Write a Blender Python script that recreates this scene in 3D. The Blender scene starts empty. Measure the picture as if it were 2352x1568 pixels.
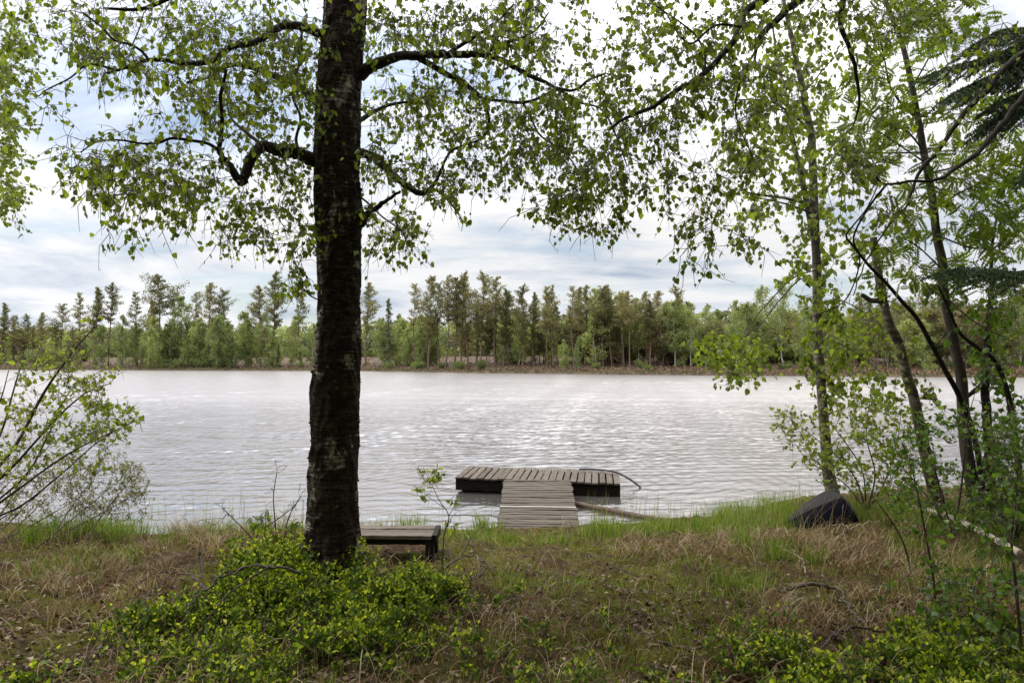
import bpy, math, random
import numpy as np
from mathutils import Vector
C = bpy.context.scene.collection
SC = bpy.context.scene
rng = np.random.default_rng(7)

# ------------------------------------------------------------------ camera, sky, sun, exposure
F, CX, CY, PITCH, EYE = 1568.0, 1176.0, 784.0, math.atan(46 / 1568), 2.2
cam_d = bpy.data.cameras.new('camera'); cam = bpy.data.objects.new('camera', cam_d); C.objects.link(cam)
cam_d.sensor_width = 36; cam_d.lens = 24; cam_d.clip_start = 0.05; cam_d.clip_end = 3000
cam.location = (0, 0, EYE); cam.rotation_euler = (math.pi / 2 + PITCH, 0, 0)
SC.camera = cam
SC.view_settings.view_transform = 'Standard'; SC.view_settings.look = 'None'
SC.view_settings.exposure = 0.35; SC.view_settings.gamma = 1.0
SC.cycles.use_denoising = True
SC.cycles.max_bounces = 6; SC.cycles.diffuse_bounces = 3; SC.cycles.glossy_bounces = 2
SC.cycles.transmission_bounces = 4; SC.cycles.transparent_max_bounces = 8
SC.cycles.caustics_reflective = False; SC.cycles.caustics_refractive = False

SUN_EL, SUN_AZ = math.radians(54), math.radians(-72)        # azimuth from +Y towards +X
SUND = Vector((math.sin(SUN_AZ) * math.cos(SUN_EL), math.cos(SUN_AZ) * math.cos(SUN_EL), math.sin(SUN_EL)))
sl = bpy.data.lights.new('sun', 'SUN'); sl.energy = 1.5; sl.angle = math.radians(12); sl.color = (1, .95, .87)
so = bpy.data.objects.new('sun', sl); C.objects.link(so); so.rotation_euler = SUND.to_track_quat('Z', 'Y').to_euler()

def nd(t, typ, **kw):
    n = t.nodes.new(typ)
    for k, v in kw.items():
        if k.startswith('i_'):
            n.inputs[k[2:].replace('_', ' ')].default_value = v
        else:
            setattr(n, k, v)
    return n
def ramp(t, stops, interp='LINEAR'):
    n = t.nodes.new('ShaderNodeValToRGB'); cr = n.color_ramp; cr.interpolation = interp
    while len(cr.elements) < len(stops): cr.elements.new(0.5)
    for e, (p, c) in zip(cr.elements, stops):
        e.position = p; e.color = tuple(c) + (1,) if len(c) == 3 else c
    return n
def mth(t, op, a, b=None, c=None, clamp=False):
    n = t.nodes.new('ShaderNodeMath'); n.operation = op; n.use_clamp = clamp
    for i, v in enumerate((a, b, c)):
        if v is None: continue
        if isinstance(v, (int, float)): n.inputs[i].default_value = v
        else: t.links.new(v, n.inputs[i])
    return n.outputs[0]
def mixc(t, fac, a, b, blend='MIX'):
    n = t.nodes.new('ShaderNodeMix'); n.data_type = 'RGBA'; n.blend_type = blend
    for i, v in ((0, fac), (6, a), (7, b)):
        if isinstance(v, (int, float)): n.inputs[i].default_value = v
        elif isinstance(v, tuple): n.inputs[i].default_value = v if len(v) == 4 else v + (1,)
        else: t.links.new(v, n.inputs[i])
    return n.outputs[2]

W = bpy.data.worlds.new('World'); SC.world = W; W.use_nodes = True
t = W.node_tree; t.nodes.clear(); L = t.links.new
tc = nd(t, 'ShaderNodeTexCoord'); sx = nd(t, 'ShaderNodeSeparateXYZ'); L(tc.outputs['Generated'], sx.inputs[0])
zc = mth(t, 'ADD', mth(t, 'MAXIMUM', sx.outputs[2], 0.0), 0.13)
cb = nd(t, 'ShaderNodeCombineXYZ')
L(mth(t, 'DIVIDE', sx.outputs[0], zc), cb.inputs[0]); L(mth(t, 'DIVIDE', sx.outputs[1], zc), cb.inputs[1])
mp = nd(t, 'ShaderNodeMapping'); L(cb.outputs[0], mp.inputs[0]); mp.inputs['Location'].default_value = (3.1, 1.7, 0); mp.inputs['Scale'].default_value = (0.75, 1.0, 1); mp.inputs['Rotation'].default_value = (0, 0, .12)
n1 = nd(t, 'ShaderNodeTexNoise', i_Scale=1.1, i_Detail=9.0, i_Roughness=0.58, i_Distortion=0.35); L(mp.outputs[0], n1.inputs['Vector'])
n2 = nd(t, 'ShaderNodeTexNoise', i_Scale=1.0, i_Detail=10.0, i_Roughness=0.6, i_Distortion=0.5); L(mp.outputs[0], n2.inputs['Vector'])
cov = ramp(t, [(0.36, (0, 0, 0)), (0.50, (1, 1, 1))]); L(n1.outputs[0], cov.inputs[0])
shade = ramp(t, [(0.30, (.40, .49, .64)), (0.41, (.68, .74, .83)), (0.51, (.91, .93, .96)), (.66, (1.0, 1.0, 1.0))]); L(n2.outputs[0], shade.inputs[0])
# cloud light grows towards the veiled sun
dt = nd(t, 'ShaderNodeVectorMath', operation='DOT_PRODUCT'); L(tc.outputs['Generated'], dt.inputs[0]); dt.inputs[1].default_value = SUND
glow = mth(t, 'POWER', mth(t, 'MAXIMUM', dt.outputs['Value'], 0.0), 3.0)
lift = nd(t, 'ShaderNodeMapRange', interpolation_type='SMOOTHSTEP'); L(sx.outputs[2], lift.inputs[0]); lift.inputs[1].default_value = .15; lift.inputs[2].default_value = .78; lift.inputs[3].default_value = .76; lift.inputs[4].default_value = 3.3
hi = mth(t, 'MULTIPLY_ADD', glow, .5, lift.outputs[0])
skyt = nd(t, 'ShaderNodeTexSky', sky_type='NISHITA', sun_disc=False, sun_elevation=SUN_EL, sun_rotation=SUN_AZ)
bgS = nd(t, 'ShaderNodeBackground', i_Strength=0.10); L(skyt.outputs[0], bgS.inputs[0])
bgC = nd(t, 'ShaderNodeBackground'); warm = ramp(t, [(.08, (1, 1, 1)), (.35, (1.0, .965, .92))]); L(sx.outputs[2], warm.inputs[0]); L(mixc(t, 1.0, shade.outputs[0], warm.outputs[0], 'MULTIPLY'), bgC.inputs[0]); L(hi, bgC.inputs[1])
mxs = nd(t, 'ShaderNodeMixShader'); L(mth(t, 'MULTIPLY_ADD', cov.outputs[0], .62, .38), mxs.inputs[0]); L(bgS.outputs[0], mxs.inputs[1]); L(bgC.outputs[0], mxs.inputs[2])
wo = nd(t, 'ShaderNodeOutputWorld'); L(mxs.outputs[0], wo.inputs[0])

# ------------------------------------------------------------------ helpers
def at(px, py, Y):
    dx, dz = (px - CX) / F, (CY - py) / F
    c, s = math.cos(PITCH), math.sin(PITCH)
    dy = c - s * dz; k = Y / dy
    return np.array([k * dx, Y, EYE + k * (s + c * dz)])
def proj(P):
    P = np.atleast_2d(P); c, s = math.cos(PITCH), math.sin(PITCH)
    y, z = P[:, 1], P[:, 2] - EYE
    d = np.maximum(c * y + s * z, 1e-3)
    return CX + F * P[:, 0] / d, CY - F * (-s * y + c * z) / d

class MB:
    def __init__(s): s.ch = []; s.n = 0
    def add(s, v, f, mat=0, smooth=False):
        v = np.asarray(v, float).reshape(-1, 3); f = np.asarray(f, np.int64)
        s.ch.append((v, f + s.n, mat, smooth)); s.n += len(v)
    def build(s, name, mats, parent=None, local=False):
        me = bpy.data.meshes.new(name)
        V = np.concatenate([c[0] for c in s.ch]).astype(np.float32)
        loops = np.concatenate([c[1].ravel() for c in s.ch]).astype(np.int32)
        cnt = np.concatenate([np.full(len(c[1]), c[1].shape[1], np.int32) for c in s.ch])
        st = np.concatenate(([0], np.cumsum(cnt)[:-1])).astype(np.int32)
        me.vertices.add(len(V)); me.vertices.foreach_set('co', V.ravel())
        me.loops.add(len(loops)); me.loops.foreach_set('vertex_index', loops)
        me.polygons.add(len(cnt)); me.polygons.foreach_set('loop_start', st)
        me.polygons.foreach_set('material_index', np.concatenate([np.full(len(c[1]), c[2], np.int32) for c in s.ch]))
        me.polygons.foreach_set('use_smooth', np.concatenate([np.full(len(c[1]), c[3], bool) for c in s.ch]))
        me.update(calc_edges=True)
        for m in (mats if isinstance(mats, (list, tuple)) else [mats]): me.materials.append(m)
        o = bpy.data.objects.new(name, me); C.objects.link(o)
        if parent is not None:
            o.parent = parent
            o.location = (0, 0, 0) if (local or parent.parent) else -Vector(parent.location)
        return o
def tag(o, label=None, cat=None, group=None, kind=None):
    for k, v in (('label', label), ('category', cat), ('group', group), ('kind', kind)):
        if v: o[k] = v
    return o
def thing(name, label, cat, loc=(0, 0, 0), group=None):
    o = bpy.data.objects.new(name, None); C.objects.link(o); o.location = Vector([float(x) for x in loc]); o.empty_display_size = .1
    return tag(o, label, cat, group)

def smooth_path(P, n, R=None):
    P = np.asarray(P, float); m = len(P)
    d = np.r_[0, np.cumsum(np.linalg.norm(np.diff(P, axis=0), axis=1))]
    Q = np.vstack([2 * P[0] - P[1], P, 2 * P[-1] - P[-2]])
    u = np.linspace(0, d[-1], n); k = np.clip(np.searchsorted(d, u, 'right') - 1, 0, m - 2)
    f = ((u - d[k]) / np.maximum(d[k + 1] - d[k], 1e-9))[:, None]
    p0, p1, p2, p3 = Q[k], Q[k + 1], Q[k + 2], Q[k + 3]
    out = .5 * (2 * p1 + (p2 - p0) * f + (2 * p0 - 5 * p1 + 4 * p2 - p3) * f ** 2 + (3 * p1 - p0 - 3 * p2 + p3) * f ** 3)
    if R is None: return out
    return out, np.interp(u, d, R)
def frames(P):
    T = np.gradient(P, axis=0); T /= np.linalg.norm(T, axis=1, keepdims=True) + 1e-12
    n = np.cross(T[0], [0.31, .2, .93]); 
    if np.linalg.norm(n) < .1: n = np.cross(T[0], [1, 0, 0])
    N = np.zeros_like(T); n /= np.linalg.norm(n)
    for i in range(len(T)):
        n = n - T[i] * n.dot(T[i]); n /= np.linalg.norm(n) + 1e-12; N[i] = n
    return T, N, np.cross(T, N)
def tube(mb, P, R, sides=6, mat=0, jit=0.0, cap=True):
    P = np.asarray(P, float); R = np.broadcast_to(np.asarray(R, float), (len(P),))
    T, N, B = frames(P); a = np.arange(sides) * 2 * np.pi / sides
    rr = R[:, None] * (1 + (rng.normal(0, jit, (len(P), sides)) if jit else 0))
    V = P[:, None] + rr[..., None] * (np.cos(a)[None, :, None] * N[:, None] + np.sin(a)[None, :, None] * B[:, None])
    m = len(P); i = np.arange(m - 1)[:, None] * sides; j = np.arange(sides)[None]; j2 = (j + 1) % sides
    f = np.stack([i + j, i + j2, i + sides + j2, i + sides + j], -1).reshape(-1, 4)
    mb.add(V.reshape(-1, 3), f, mat, True)
    if cap and sides >= 5:
        mb.add(np.vstack([V[-1], P[-1] + T[-1] * R[-1] * .4]), [[k, (k + 1) % sides, sides] for k in range(sides)], mat, True)
        mb.add(np.vstack([V[0], P[0] - T[0] * R[0] * .1]), [[(k + 1) % sides, k, sides] for k in range(sides)], mat, True)
def unit(v): return v / (np.linalg.norm(v, axis=-1, keepdims=True) + 1e-12)
def place(mb, tv, tf, P, A, Nn, S, mat=0, W=None):
    """copies template (x across, y along, z normal) at P with axis A, normal Nn, size S"""
    P, A = np.asarray(P, float), unit(np.asarray(A, float)); Nn = np.asarray(Nn, float)
    X = unit(np.cross(A, Nn)); Z = np.cross(X, A); S = np.broadcast_to(S, (len(P),)); W = S if W is None else np.broadcast_to(W, (len(P),))
    V = P[:, None] + tv[None, :, 0, None] * X[:, None] * W[:, None, None] + tv[None, :, 1, None] * A[:, None] * S[:, None, None] + tv[None, :, 2, None] * Z[:, None] * S[:, None, None]
    f = np.asarray(tf)[None] + (np.arange(len(P)) * len(tv))[:, None, None]
    mb.add(V.reshape(-1, 3), f.reshape(-1, f.shape[-1]), mat)
LEAF_V = np.array([(0, 0, 0), (0, .42, -.03), (0, 1, -.10), (-.33, .22, .05), (-.30, .58, .06), (.33, .22, .05), (.30, .58, .06)], float)
LEAF_F = np.array([(0, 1, 3), (3, 1, 4), (4, 1, 2), (0, 5, 1), (5, 6, 1), (6, 2, 1)])
BLEAF_V = np.array([(0, 0, 0), (0, .4, -.02), (0, 1, -.08), (-.42, .14, .04), (-.40, .46, .06), (-.17, .80, .0), (.42, .14, .04), (.40, .46, .06), (.17, .80, .0)], float)
BLEAF_F = np.array([(0, 1, 3), (3, 1, 4), (4, 1, 5), (5, 1, 2), (0, 6, 1), (6, 7, 1), (7, 8, 1), (8, 2, 1)])
SLIM_V = np.array([(0, 0, 0), (-.2, .5, .05), (0, 1, 0), (.2, .5, .05)], float); SLIM_F = np.array([(0, 2, 1), (0, 3, 2)])
_pv, _pf = [], []
for _k in range(6):
    for _s in (-1, 1):
        b = len(_pv); y0 = .16 + _k * .125; l = .30 - .012 * abs(_k - 2) ** 2; w = .075
        d = np.array([_s * .88, .47, -.12]); c = np.array([-.47 * _s, .88, 0])
        o = np.array([0, y0, -.06 * y0])
        _pv += [o, o + d * l * .45 + c * w, o + d * l + np.array([0, 0, -.03]), o + d * l * .45 - c * w]; _pf += [(b, b + 1, b + 2), (b, b + 2, b + 3)]
b = len(_pv); _pv += [np.array(q) for q in ((0, .86, -.06), (.06, 1.0, -.07), (0, 1.15, -.12), (-.06, 1.0, -.07), (-.008, 0, 0), (.008, 0, 0), (0, .9, -.06))]
_pf += [(b, b + 1, b + 2), (b, b + 2, b + 3), (b + 4, b + 5, b + 6)]
PINN_V, PINN_F = np.array(_pv), np.array(_pf)
def blades(mb, P, D, H, Wd, droop, seg=4, mat=0):
    """grass ribbons: root P, lean direction D (horizontal), length H, width Wd, droop 0..1.5"""
    n = len(P); u = np.linspace(0, 1, seg); D = unit(D)
    ang = (droop[:, None] * (u[None] ** 1.3)) + 0.06
    du = np.gradient(u); x = np.cumsum(np.sin(ang) * du[None], 1) - np.sin(ang[:, :1]) * du[0]; z = np.cumsum(np.cos(ang) * du[None], 1) - np.cos(ang[:, :1]) * du[0]
    cen = P[:, None] + D[:, None] * (x * H[:, None])[..., None] + np.array([0, 0, 1.]) * (z * H[:, None])[..., None]
    side = np.stack([-D[:, 1], D[:, 0], np.zeros(n)], 1); a = rng.uniform(0, np.pi, n)
    side = side * np.cos(a)[:, None] + D * np.sin(a)[:, None]
    w = Wd[:, None] * (1 - u[None] ** 1.7 * .93) * .5
    V = np.stack([cen - side[:, None] * w[..., None], cen + side[:, None] * w[..., None]], 2).reshape(n, -1, 3)
    i = np.arange(seg - 1) * 2; f = np.stack([i, i + 1, i + 3, i + 2], 1)
    f = f[None] + (np.arange(n) * seg * 2)[:, None, None]
    mb.add(V.reshape(-1, 3), f.reshape(-1, 4), mat, True)
_T = np.random.default_rng(3).random((256, 256))
def vn(x, y):
    xi = np.floor(x).astype(int); yi = np.floor(y).astype(int); fx = x - xi; fy = y - yi
    fx = fx * fx * (3 - 2 * fx); fy = fy * fy * (3 - 2 * fy); g = lambda a, b: _T[a & 255, b & 255]
    return (g(xi, yi) * (1 - fx) + g(xi + 1, yi) * fx) * (1 - fy) + (g(xi, yi + 1) * (1 - fx) + g(xi + 1, yi + 1) * fx) * fy
def fbm(x, y, o=4):
    x = np.asarray(x, float); y = np.asarray(y, float); r = 0; a = .5
    for k in range(o): r = r + a * vn(x * 2 ** k + 17 * k, y * 2 ** k + 5 * k); a *= .5
    return r
def inpoly(px, py, poly):
    poly = np.asarray(poly, float); r = np.zeros(len(px), bool); j = len(poly) - 1
    for i in range(len(poly)):
        xi, yi = poly[i]; xj, yj = poly[j]
        r ^= ((yi > py) != (yj > py)) & (px < (xj - xi) * (py - yi) / (yj - yi + 1e-12) + xi); j = i
    return r

# ------------------------------------------------------------------ materials
def newmat(name):
    m = bpy.data.materials.new(name); m.use_nodes = True; m.node_tree.nodes.clear(); return m, m.node_tree
def finish(t, sh):
    o = nd(t, 'ShaderNodeOutputMaterial'); t.links.new(sh, o.inputs[0])
def leafmat(name, stops, trans, tw=.45, rough=.45, spec=.3, vary=0.):
    m, t = newmat(name); L = t.links.new
    g = nd(t, 'ShaderNodeNewGeometry'); r = ramp(t, stops); L(g.outputs['Random Per Island'], r.inputs[0])
    oi = nd(t, 'ShaderNodeObjectInfo'); hv = nd(t, 'ShaderNodeHueSaturation'); L(r.outputs[0], hv.inputs['Color']); L(mth(t, 'MULTIPLY_ADD', oi.outputs['Random'], vary, 1 - vary * .5), hv.inputs['Value']); L(mth(t, 'MULTIPLY_ADD', oi.outputs['Random'], -.03 * min(1, vary * 2), .5 + .018 * min(1, vary * 2)), hv.inputs['Hue']); r = hv
    p = nd(t, 'ShaderNodeBsdfPrincipled', i_Roughness=rough); p.inputs['Specular IOR Level'].default_value = spec; L(r.outputs[0], p.inputs['Base Color'])
    tr = nd(t, 'ShaderNodeBsdfTranslucent'); L(mixc(t, 1.0, r.outputs[0], tuple(trans), 'MULTIPLY'), tr.inputs[0])
    mx = nd(t, 'ShaderNodeMixShader', i_Fac=tw); L(p.outputs[0], mx.inputs[1]); L(tr.outputs[0], mx.inputs[2]); finish(t, mx.outputs[0]); return m
def plainmat(name, stops, scale=8., rough=.8, bump=.3, stretch=(1, 1, 1), detail=6., spec=.3, coord='Object', metallic=0.):
    m, t = newmat(name); L = t.links.new
    tc = nd(t, 'ShaderNodeTexCoord'); mp = nd(t, 'ShaderNodeMapping'); mp.inputs['Scale'].default_value = stretch
    oi = nd(t, 'ShaderNodeObjectInfo'); ad = nd(t, 'ShaderNodeVectorMath', operation='ADD'); L(tc.outputs[coord], ad.inputs[0])
    ml = mth(t, 'MULTIPLY', oi.outputs['Random'], 37.0); L(ml, ad.inputs[1]); L(ad.outputs[0], mp.inputs[0])
    n = nd(t, 'ShaderNodeTexNoise', i_Scale=scale, i_Detail=detail, i_Roughness=.62); L(mp.outputs[0], n.inputs['Vector'])
    r = ramp(t, stops); L(n.outputs[0], r.inputs[0])
    hv = nd(t, 'ShaderNodeHueSaturation'); L(r.outputs[0], hv.inputs['Color']); L(mth(t, 'MULTIPLY_ADD', oi.outputs['Random'], .55, .72), hv.inputs['Value'])
    p = nd(t, 'ShaderNodeBsdfPrincipled', i_Roughness=rough, i_Metallic=metallic); p.inputs['Specular IOR Level'].default_value = spec; L(hv.outputs[0], p.inputs['Base Color'])
    b = nd(t, 'ShaderNodeBump', i_Strength=bump, i_Distance=.02); L(n.outputs[0], b.inputs['Height']); L(b.outputs[0], p.inputs['Normal'])
    finish(t, p.outputs[0]); return m

M = {}
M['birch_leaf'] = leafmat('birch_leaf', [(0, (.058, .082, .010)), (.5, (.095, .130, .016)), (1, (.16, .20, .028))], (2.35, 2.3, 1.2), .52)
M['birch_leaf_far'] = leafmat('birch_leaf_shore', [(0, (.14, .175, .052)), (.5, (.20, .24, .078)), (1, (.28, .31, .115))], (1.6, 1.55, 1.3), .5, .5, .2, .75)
M['rowan_leaf'] = leafmat('rowan_leaf', [(0, (.048, .078, .009)), (.5, (.080, .125, .013)), (1, (.13, .18, .024))], (1.9, 1.8, .9), .5, .55, .12)
M['bush_leaf'] = leafmat('bush_leaf', [(0, (.11, .15, .018)), (.5, (.17, .22, .026)), (1, (.25, .30, .04))], (1.6, 1.6, 1.0), .45)
M['sallow_leaf'] = leafmat('sallow_leaf', [(0, (.10, .12, .03)), (.5, (.15, .17, .045)), (1, (.21, .23, .06))], (1.6, 1.5, 1.0), .45)
M['bilberry_leaf'] = leafmat('bilberry_leaf', [(0, (.026, .05, .008)), (.5, (.055, .10, .012)), (1, (.11, .175, .018))], (1.5, 1.45, .8), .42, .4, .25)
M['bilberry_lit_tip'] = leafmat('lit_young_bilberry_leaf', [(0, (.12, .18, .014)), (.5, (.24, .31, .025)), (1, (.44, .47, .045))], (1.5, 1.45, .8), .45, .4, .25)  # young tip leaves, paler to paint light falling on the shoot tops
M['alder_leaf'] = leafmat('alder_leaf', [(0, (.04, .078, .012)), (.5, (.07, .13, .018)), (1, (.125, .19, .028))], (1.9, 1.9, 1.1), .45, .35, .4)
M['grass'] = leafmat('green_grass', [(0, (.05, .095, .010)), (.45, (.10, .18, .016)), (.8, (.19, .29, .028)), (.86, (.30, .25, .12)), (1, (.36, .29, .16))], (1.6, 1.6, 1.0), .4)
M['dry_grass'] = leafmat('dry_grass', [(0, (.055, .032, .014)), (.3, (.15, .092, .043)), (.56, (.28, .19, .10)), (.85, (.52, .40, .25)), (1, (.12, .16, .025))], (1.2, 1.1, .9), .25)
M['litter'] = leafmat('leaf_litter', [(0, (.035, .020, .009)), (.5, (.095, .052, .024)), (.85, (.17, .105, .055)), (1, (.33, .25, .16))], (1.1, 1, .9), .15)
M['moss'] = leafmat('moss', [(0, (.085, .080, .008)), (.6, (.16, .155, .014)), (1, (.26, .25, .03))], (1.3, 1.3, .9), .3, .8, .1)
M['needle'] = leafmat('spruce_needle', [(0, (.014, .032, .009)), (1, (.04, .075, .016))], (1.5, 1.6, 1), .25)
M['twig'] = plainmat('twig_bark', [(.3, (.028, .018, .013)), (.7, (.065, .045, .034))], 30, .8, .1)
M['twig_red'] = plainmat('shrub_bark', [(.3, (.045, .026, .020)), (.7, (.11, .075, .058))], 30, .8, .1)
M['dead_wood'] = plainmat('dead_branch', [(.3, (.03, .022, .016)), (.7, (.10, .082, .066))], 14, .9, .4)
M['pale_wood'] = plainmat('barkless_wood', [(.3, (.22, .18, .14)), (.7, (.40, .345, .28))], 9, .8, .3)
M['dark_bark'] = plainmat('dark_bark', [(.3, (.010, .0075, .006)), (.55, (.026, .020, .015)), (.75, (.07, .058, .044))], 14, .9, .5)
M['rowan_bark'] = plainmat('rowan_bark', [(.3, (.035, .028, .022)), (.55, (.10, .085, .068)), (.75, (.20, .18, .15))], 9, .8, .3, (1, 1, .6))
WOOD = [(.25, (.10, .078, .058)), (.5, (.21, .175, .140)), (.75, (.33, .285, .235))]
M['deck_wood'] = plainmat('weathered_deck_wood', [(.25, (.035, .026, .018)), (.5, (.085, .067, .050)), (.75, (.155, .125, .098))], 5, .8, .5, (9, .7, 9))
M['ramp_wood'] = plainmat('weathered_ramp_wood', [(.25, (.030, .023, .016)), (.5, (.070, .056, .042)), (.75, (.135, .110, .086))], 5, .8, .5, (.7, 9, 9))
M['bench_wood'] = plainmat('weathered_bench_wood', [(.25, (.05, .038, .029)), (.5, (.12, .095, .073)), (.75, (.22, .18, .145))], 5, .85, .8, (.6, 11, 11))
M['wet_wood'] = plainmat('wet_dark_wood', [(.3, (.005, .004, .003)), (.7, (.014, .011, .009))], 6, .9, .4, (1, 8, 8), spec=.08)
M['pale_paint'] = plainmat('bleached_batten', [(.3, (.48, .46, .42)), (.7, (.66, .64, .60))], 6, .7, .2, (1, 8, 8))
M['bench_frame'] = plainmat('bench_frame_wood', [(.3, (.006, .005, .004)), (.7, (.018, .014, .011))], 7, .9, .5, (8, 8, 1))
M['hose'] = plainmat('black_rubber', [(.3, (.018, .019, .02)), (.7, (.035, .036, .038))], 10, .35, .05, spec=.5)
M['hull'] = plainmat('grey_boat_plastic', [(.3, (.011, .0105, .010)), (.6, (.021, .020, .0185)), (.8, (.055, .051, .046))], 5, .7, .25, (1, 3, 3), spec=.18)
M['hull_navy'] = plainmat('navy_boat_plastic', [(.3, (.002, .0025, .005)), (.7, (.004, .005, .011))], 5, .8, .1, spec=.08)
M['fungus'] = plainmat('bracket_fungus', [(.3, (.16, .13, .10)), (.7, (.34, .30, .25))], 14, .8, .3)
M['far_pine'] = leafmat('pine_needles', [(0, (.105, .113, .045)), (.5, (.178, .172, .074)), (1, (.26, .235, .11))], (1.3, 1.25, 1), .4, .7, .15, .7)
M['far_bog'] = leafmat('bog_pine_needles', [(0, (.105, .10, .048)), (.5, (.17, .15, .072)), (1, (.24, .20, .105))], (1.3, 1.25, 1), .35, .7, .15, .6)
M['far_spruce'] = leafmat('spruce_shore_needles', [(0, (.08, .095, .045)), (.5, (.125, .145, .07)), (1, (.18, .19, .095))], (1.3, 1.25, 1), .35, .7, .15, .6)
M['far_trunk'] = plainmat('pine_trunk', [(.3, (.07, .048, .036)), (.7, (.19, .125, .09))], 2.0, .9, .1)
M['far_birch_trunk'] = plainmat('birch_trunk_shore', [(.3, (.12, .10, .085)), (.6, (.38, .36, .32)), (.8, (.5, .48, .44))], 2.0, .9, .1)
M['heath'] = leafmat('heather', [(0, (.075, .048, .030)), (.5, (.14, .088, .058)), (.85, (.20, .135, .085)), (1, (.13, .15, .04))], (1, 1, 1), .15, .8, .1)
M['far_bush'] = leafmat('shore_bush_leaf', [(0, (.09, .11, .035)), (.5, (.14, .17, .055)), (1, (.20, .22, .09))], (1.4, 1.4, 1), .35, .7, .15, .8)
M['sedge'] = leafmat('sedge', [(0, (.05, .06, .018)), (.5, (.10, .10, .035)), (1, (.19, .155, .08))], (1.2, 1.2, 1), .25)

# ------------------------------------------------------------------ ground on this side of the lake
SHX = np.array([-40, -12, -9, -7, -5, -3.5, -2, 0, 1.5, 3, 4.5, 7, 12, 40.])
SHY = np.array([20, 12, 10.4, 9.2, 8.55, 8.6, 8.8, 8.95, 9.05, 9.7, 10.9, 11.6, 12.4, 16.])
TRUNK = np.array([(764 - CX) / F * 5.0, 5.0])
def gz(x, y, fine=True):
    x = np.asarray(x, float); y = np.asarray(y, float)
    s = np.interp(x, SHX, SHY) + (fbm(x * .7 + 9, x * .3, 3) - .45) * .5 - y
    z = np.where(s > 0, .68 * (1 - np.exp(-np.maximum(s, 0) / 3.0)) + .05 * np.minimum(np.maximum(s, 0) * 4, 1), .05 + .35 * np.minimum(s, 0))
    z = np.where(z < -.8, -.8, z)
    m = np.clip(s * 2, 0, 1)
    z = z + .10 * np.exp(-(((x - TRUNK[0]) / 1.0) ** 2 + ((y - TRUNK[1] + .2) / .8) ** 2))
    z = z + m * (.06 * np.exp(-(((x - 3.3) / .7) ** 2 + ((y - 6.9) / .4) ** 2)) + .10 * np.exp(-(((x + 2.6) / 1.1) ** 2 + ((y - 7.3) / .4) ** 2)) + .1 * np.exp(-(((x + 4.4) / .9) ** 2 + ((y - 6.9) / .6) ** 2)))
    z = z + m * (fbm(x * 1.3 + 40, y * 1.3 + 11, 4) - .47) * .16
    z = z - .10 * np.exp(-(((x + 1.0) / .8) ** 2 + ((y - 6.15) / .5) ** 2))
    if fine: z = z + m * (fbm(x * 6 + 3, y * 6 + 8, 4) - .47) * .15
    return z
def gpt(px, py):
    """where the sight line through this spot of the plan meets the ground"""
    lo, hi = 1.5, 14.0
    for Y in np.arange(1.6, 14, .04):
        p = at(px, py, Y)
        if p[2] <= gz(p[0], p[1], False): return np.array([p[0], p[1], float(gz(p[0], p[1]))])
    return np.array([*at(px, py, 9.0)[:2], .1])
def grid(xs, ys, zf):
    X, Y = np.meshgrid(xs, ys); V = np.stack([X, Y, zf(X, Y)], -1).reshape(-1, 3); nx, ny = len(xs), len(ys)
    i = (np.arange(ny - 1)[:, None] * nx + np.arange(nx - 1)[None]).ravel()
    return V, np.stack([i, i + 1, i + nx + 1, i + nx], 1)

m, t = newmat('forest_floor'); L = t.links.new
g = nd(t, 'ShaderNodeNewGeometry')
na = nd(t, 'ShaderNodeTexNoise', i_Scale=1.6, i_Detail=6., i_Roughness=.6); nb = nd(t, 'ShaderNodeTexNoise', i_Scale=28., i_Detail=8., i_Roughness=.72); nc = nd(t, 'ShaderNodeTexNoise', i_Scale=4.3, i_Detail=5., i_Roughness=.6)
for n in (na, nb, nc): L(g.outputs['Position'], n.inputs['Vector'])
soil = ramp(t, [(.30, (.014, .008, .005)), (.5, (.055, .033, .018)), (.68, (.12, .078, .046))]); L(nb.outputs[0], soil.inputs[0])
moss = ramp(t, [(.3, (.026, .026, .006)), (.55, (.085, .080, .013)), (.7, (.16, .145, .028))]); L(nb.outputs[0], moss.inputs[0])
mf = ramp(t, [(.46, (0, 0, 0)), (.60, (1, 1, 1))]); L(mth(t, 'MULTIPLY_ADD', nc.outputs[0], .6, mth(t, 'MULTIPLY', na.outputs[0], .45)), mf.inputs[0])
p = nd(t, 'ShaderNodeBsdfPrincipled', i_Roughness=.95); p.inputs['Specular IOR Level'].default_value = .1
L(mixc(t, mf.outputs[0], soil.outputs[0], moss.outputs[0]), p.inputs['Base Color'])
bp = nd(t, 'ShaderNodeBump', i_Strength=.9, i_Distance=.04); L(nb.outputs[0], bp.inputs['Height']); L(bp.outputs[0], p.inputs['Normal'])
finish(t, p.outputs[0]); M['floor'] = m

mb = MB()
xs = np.r_[np.linspace(-40, -9.2, 24), np.arange(-9, 9.01, .035), np.linspace(9.3, 40, 24)]
ys = np.r_[np.linspace(-25, 1.5, 24), np.arange(1.6, 12.5, .035), np.linspace(12.8, 24, 24)]
mb.add(*grid(xs, ys, gz), 0, True)
tag(mb.build('ground', M['floor']), 'brown and mossy forest floor sloping to the lake', 'ground', kind='structure')

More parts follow.
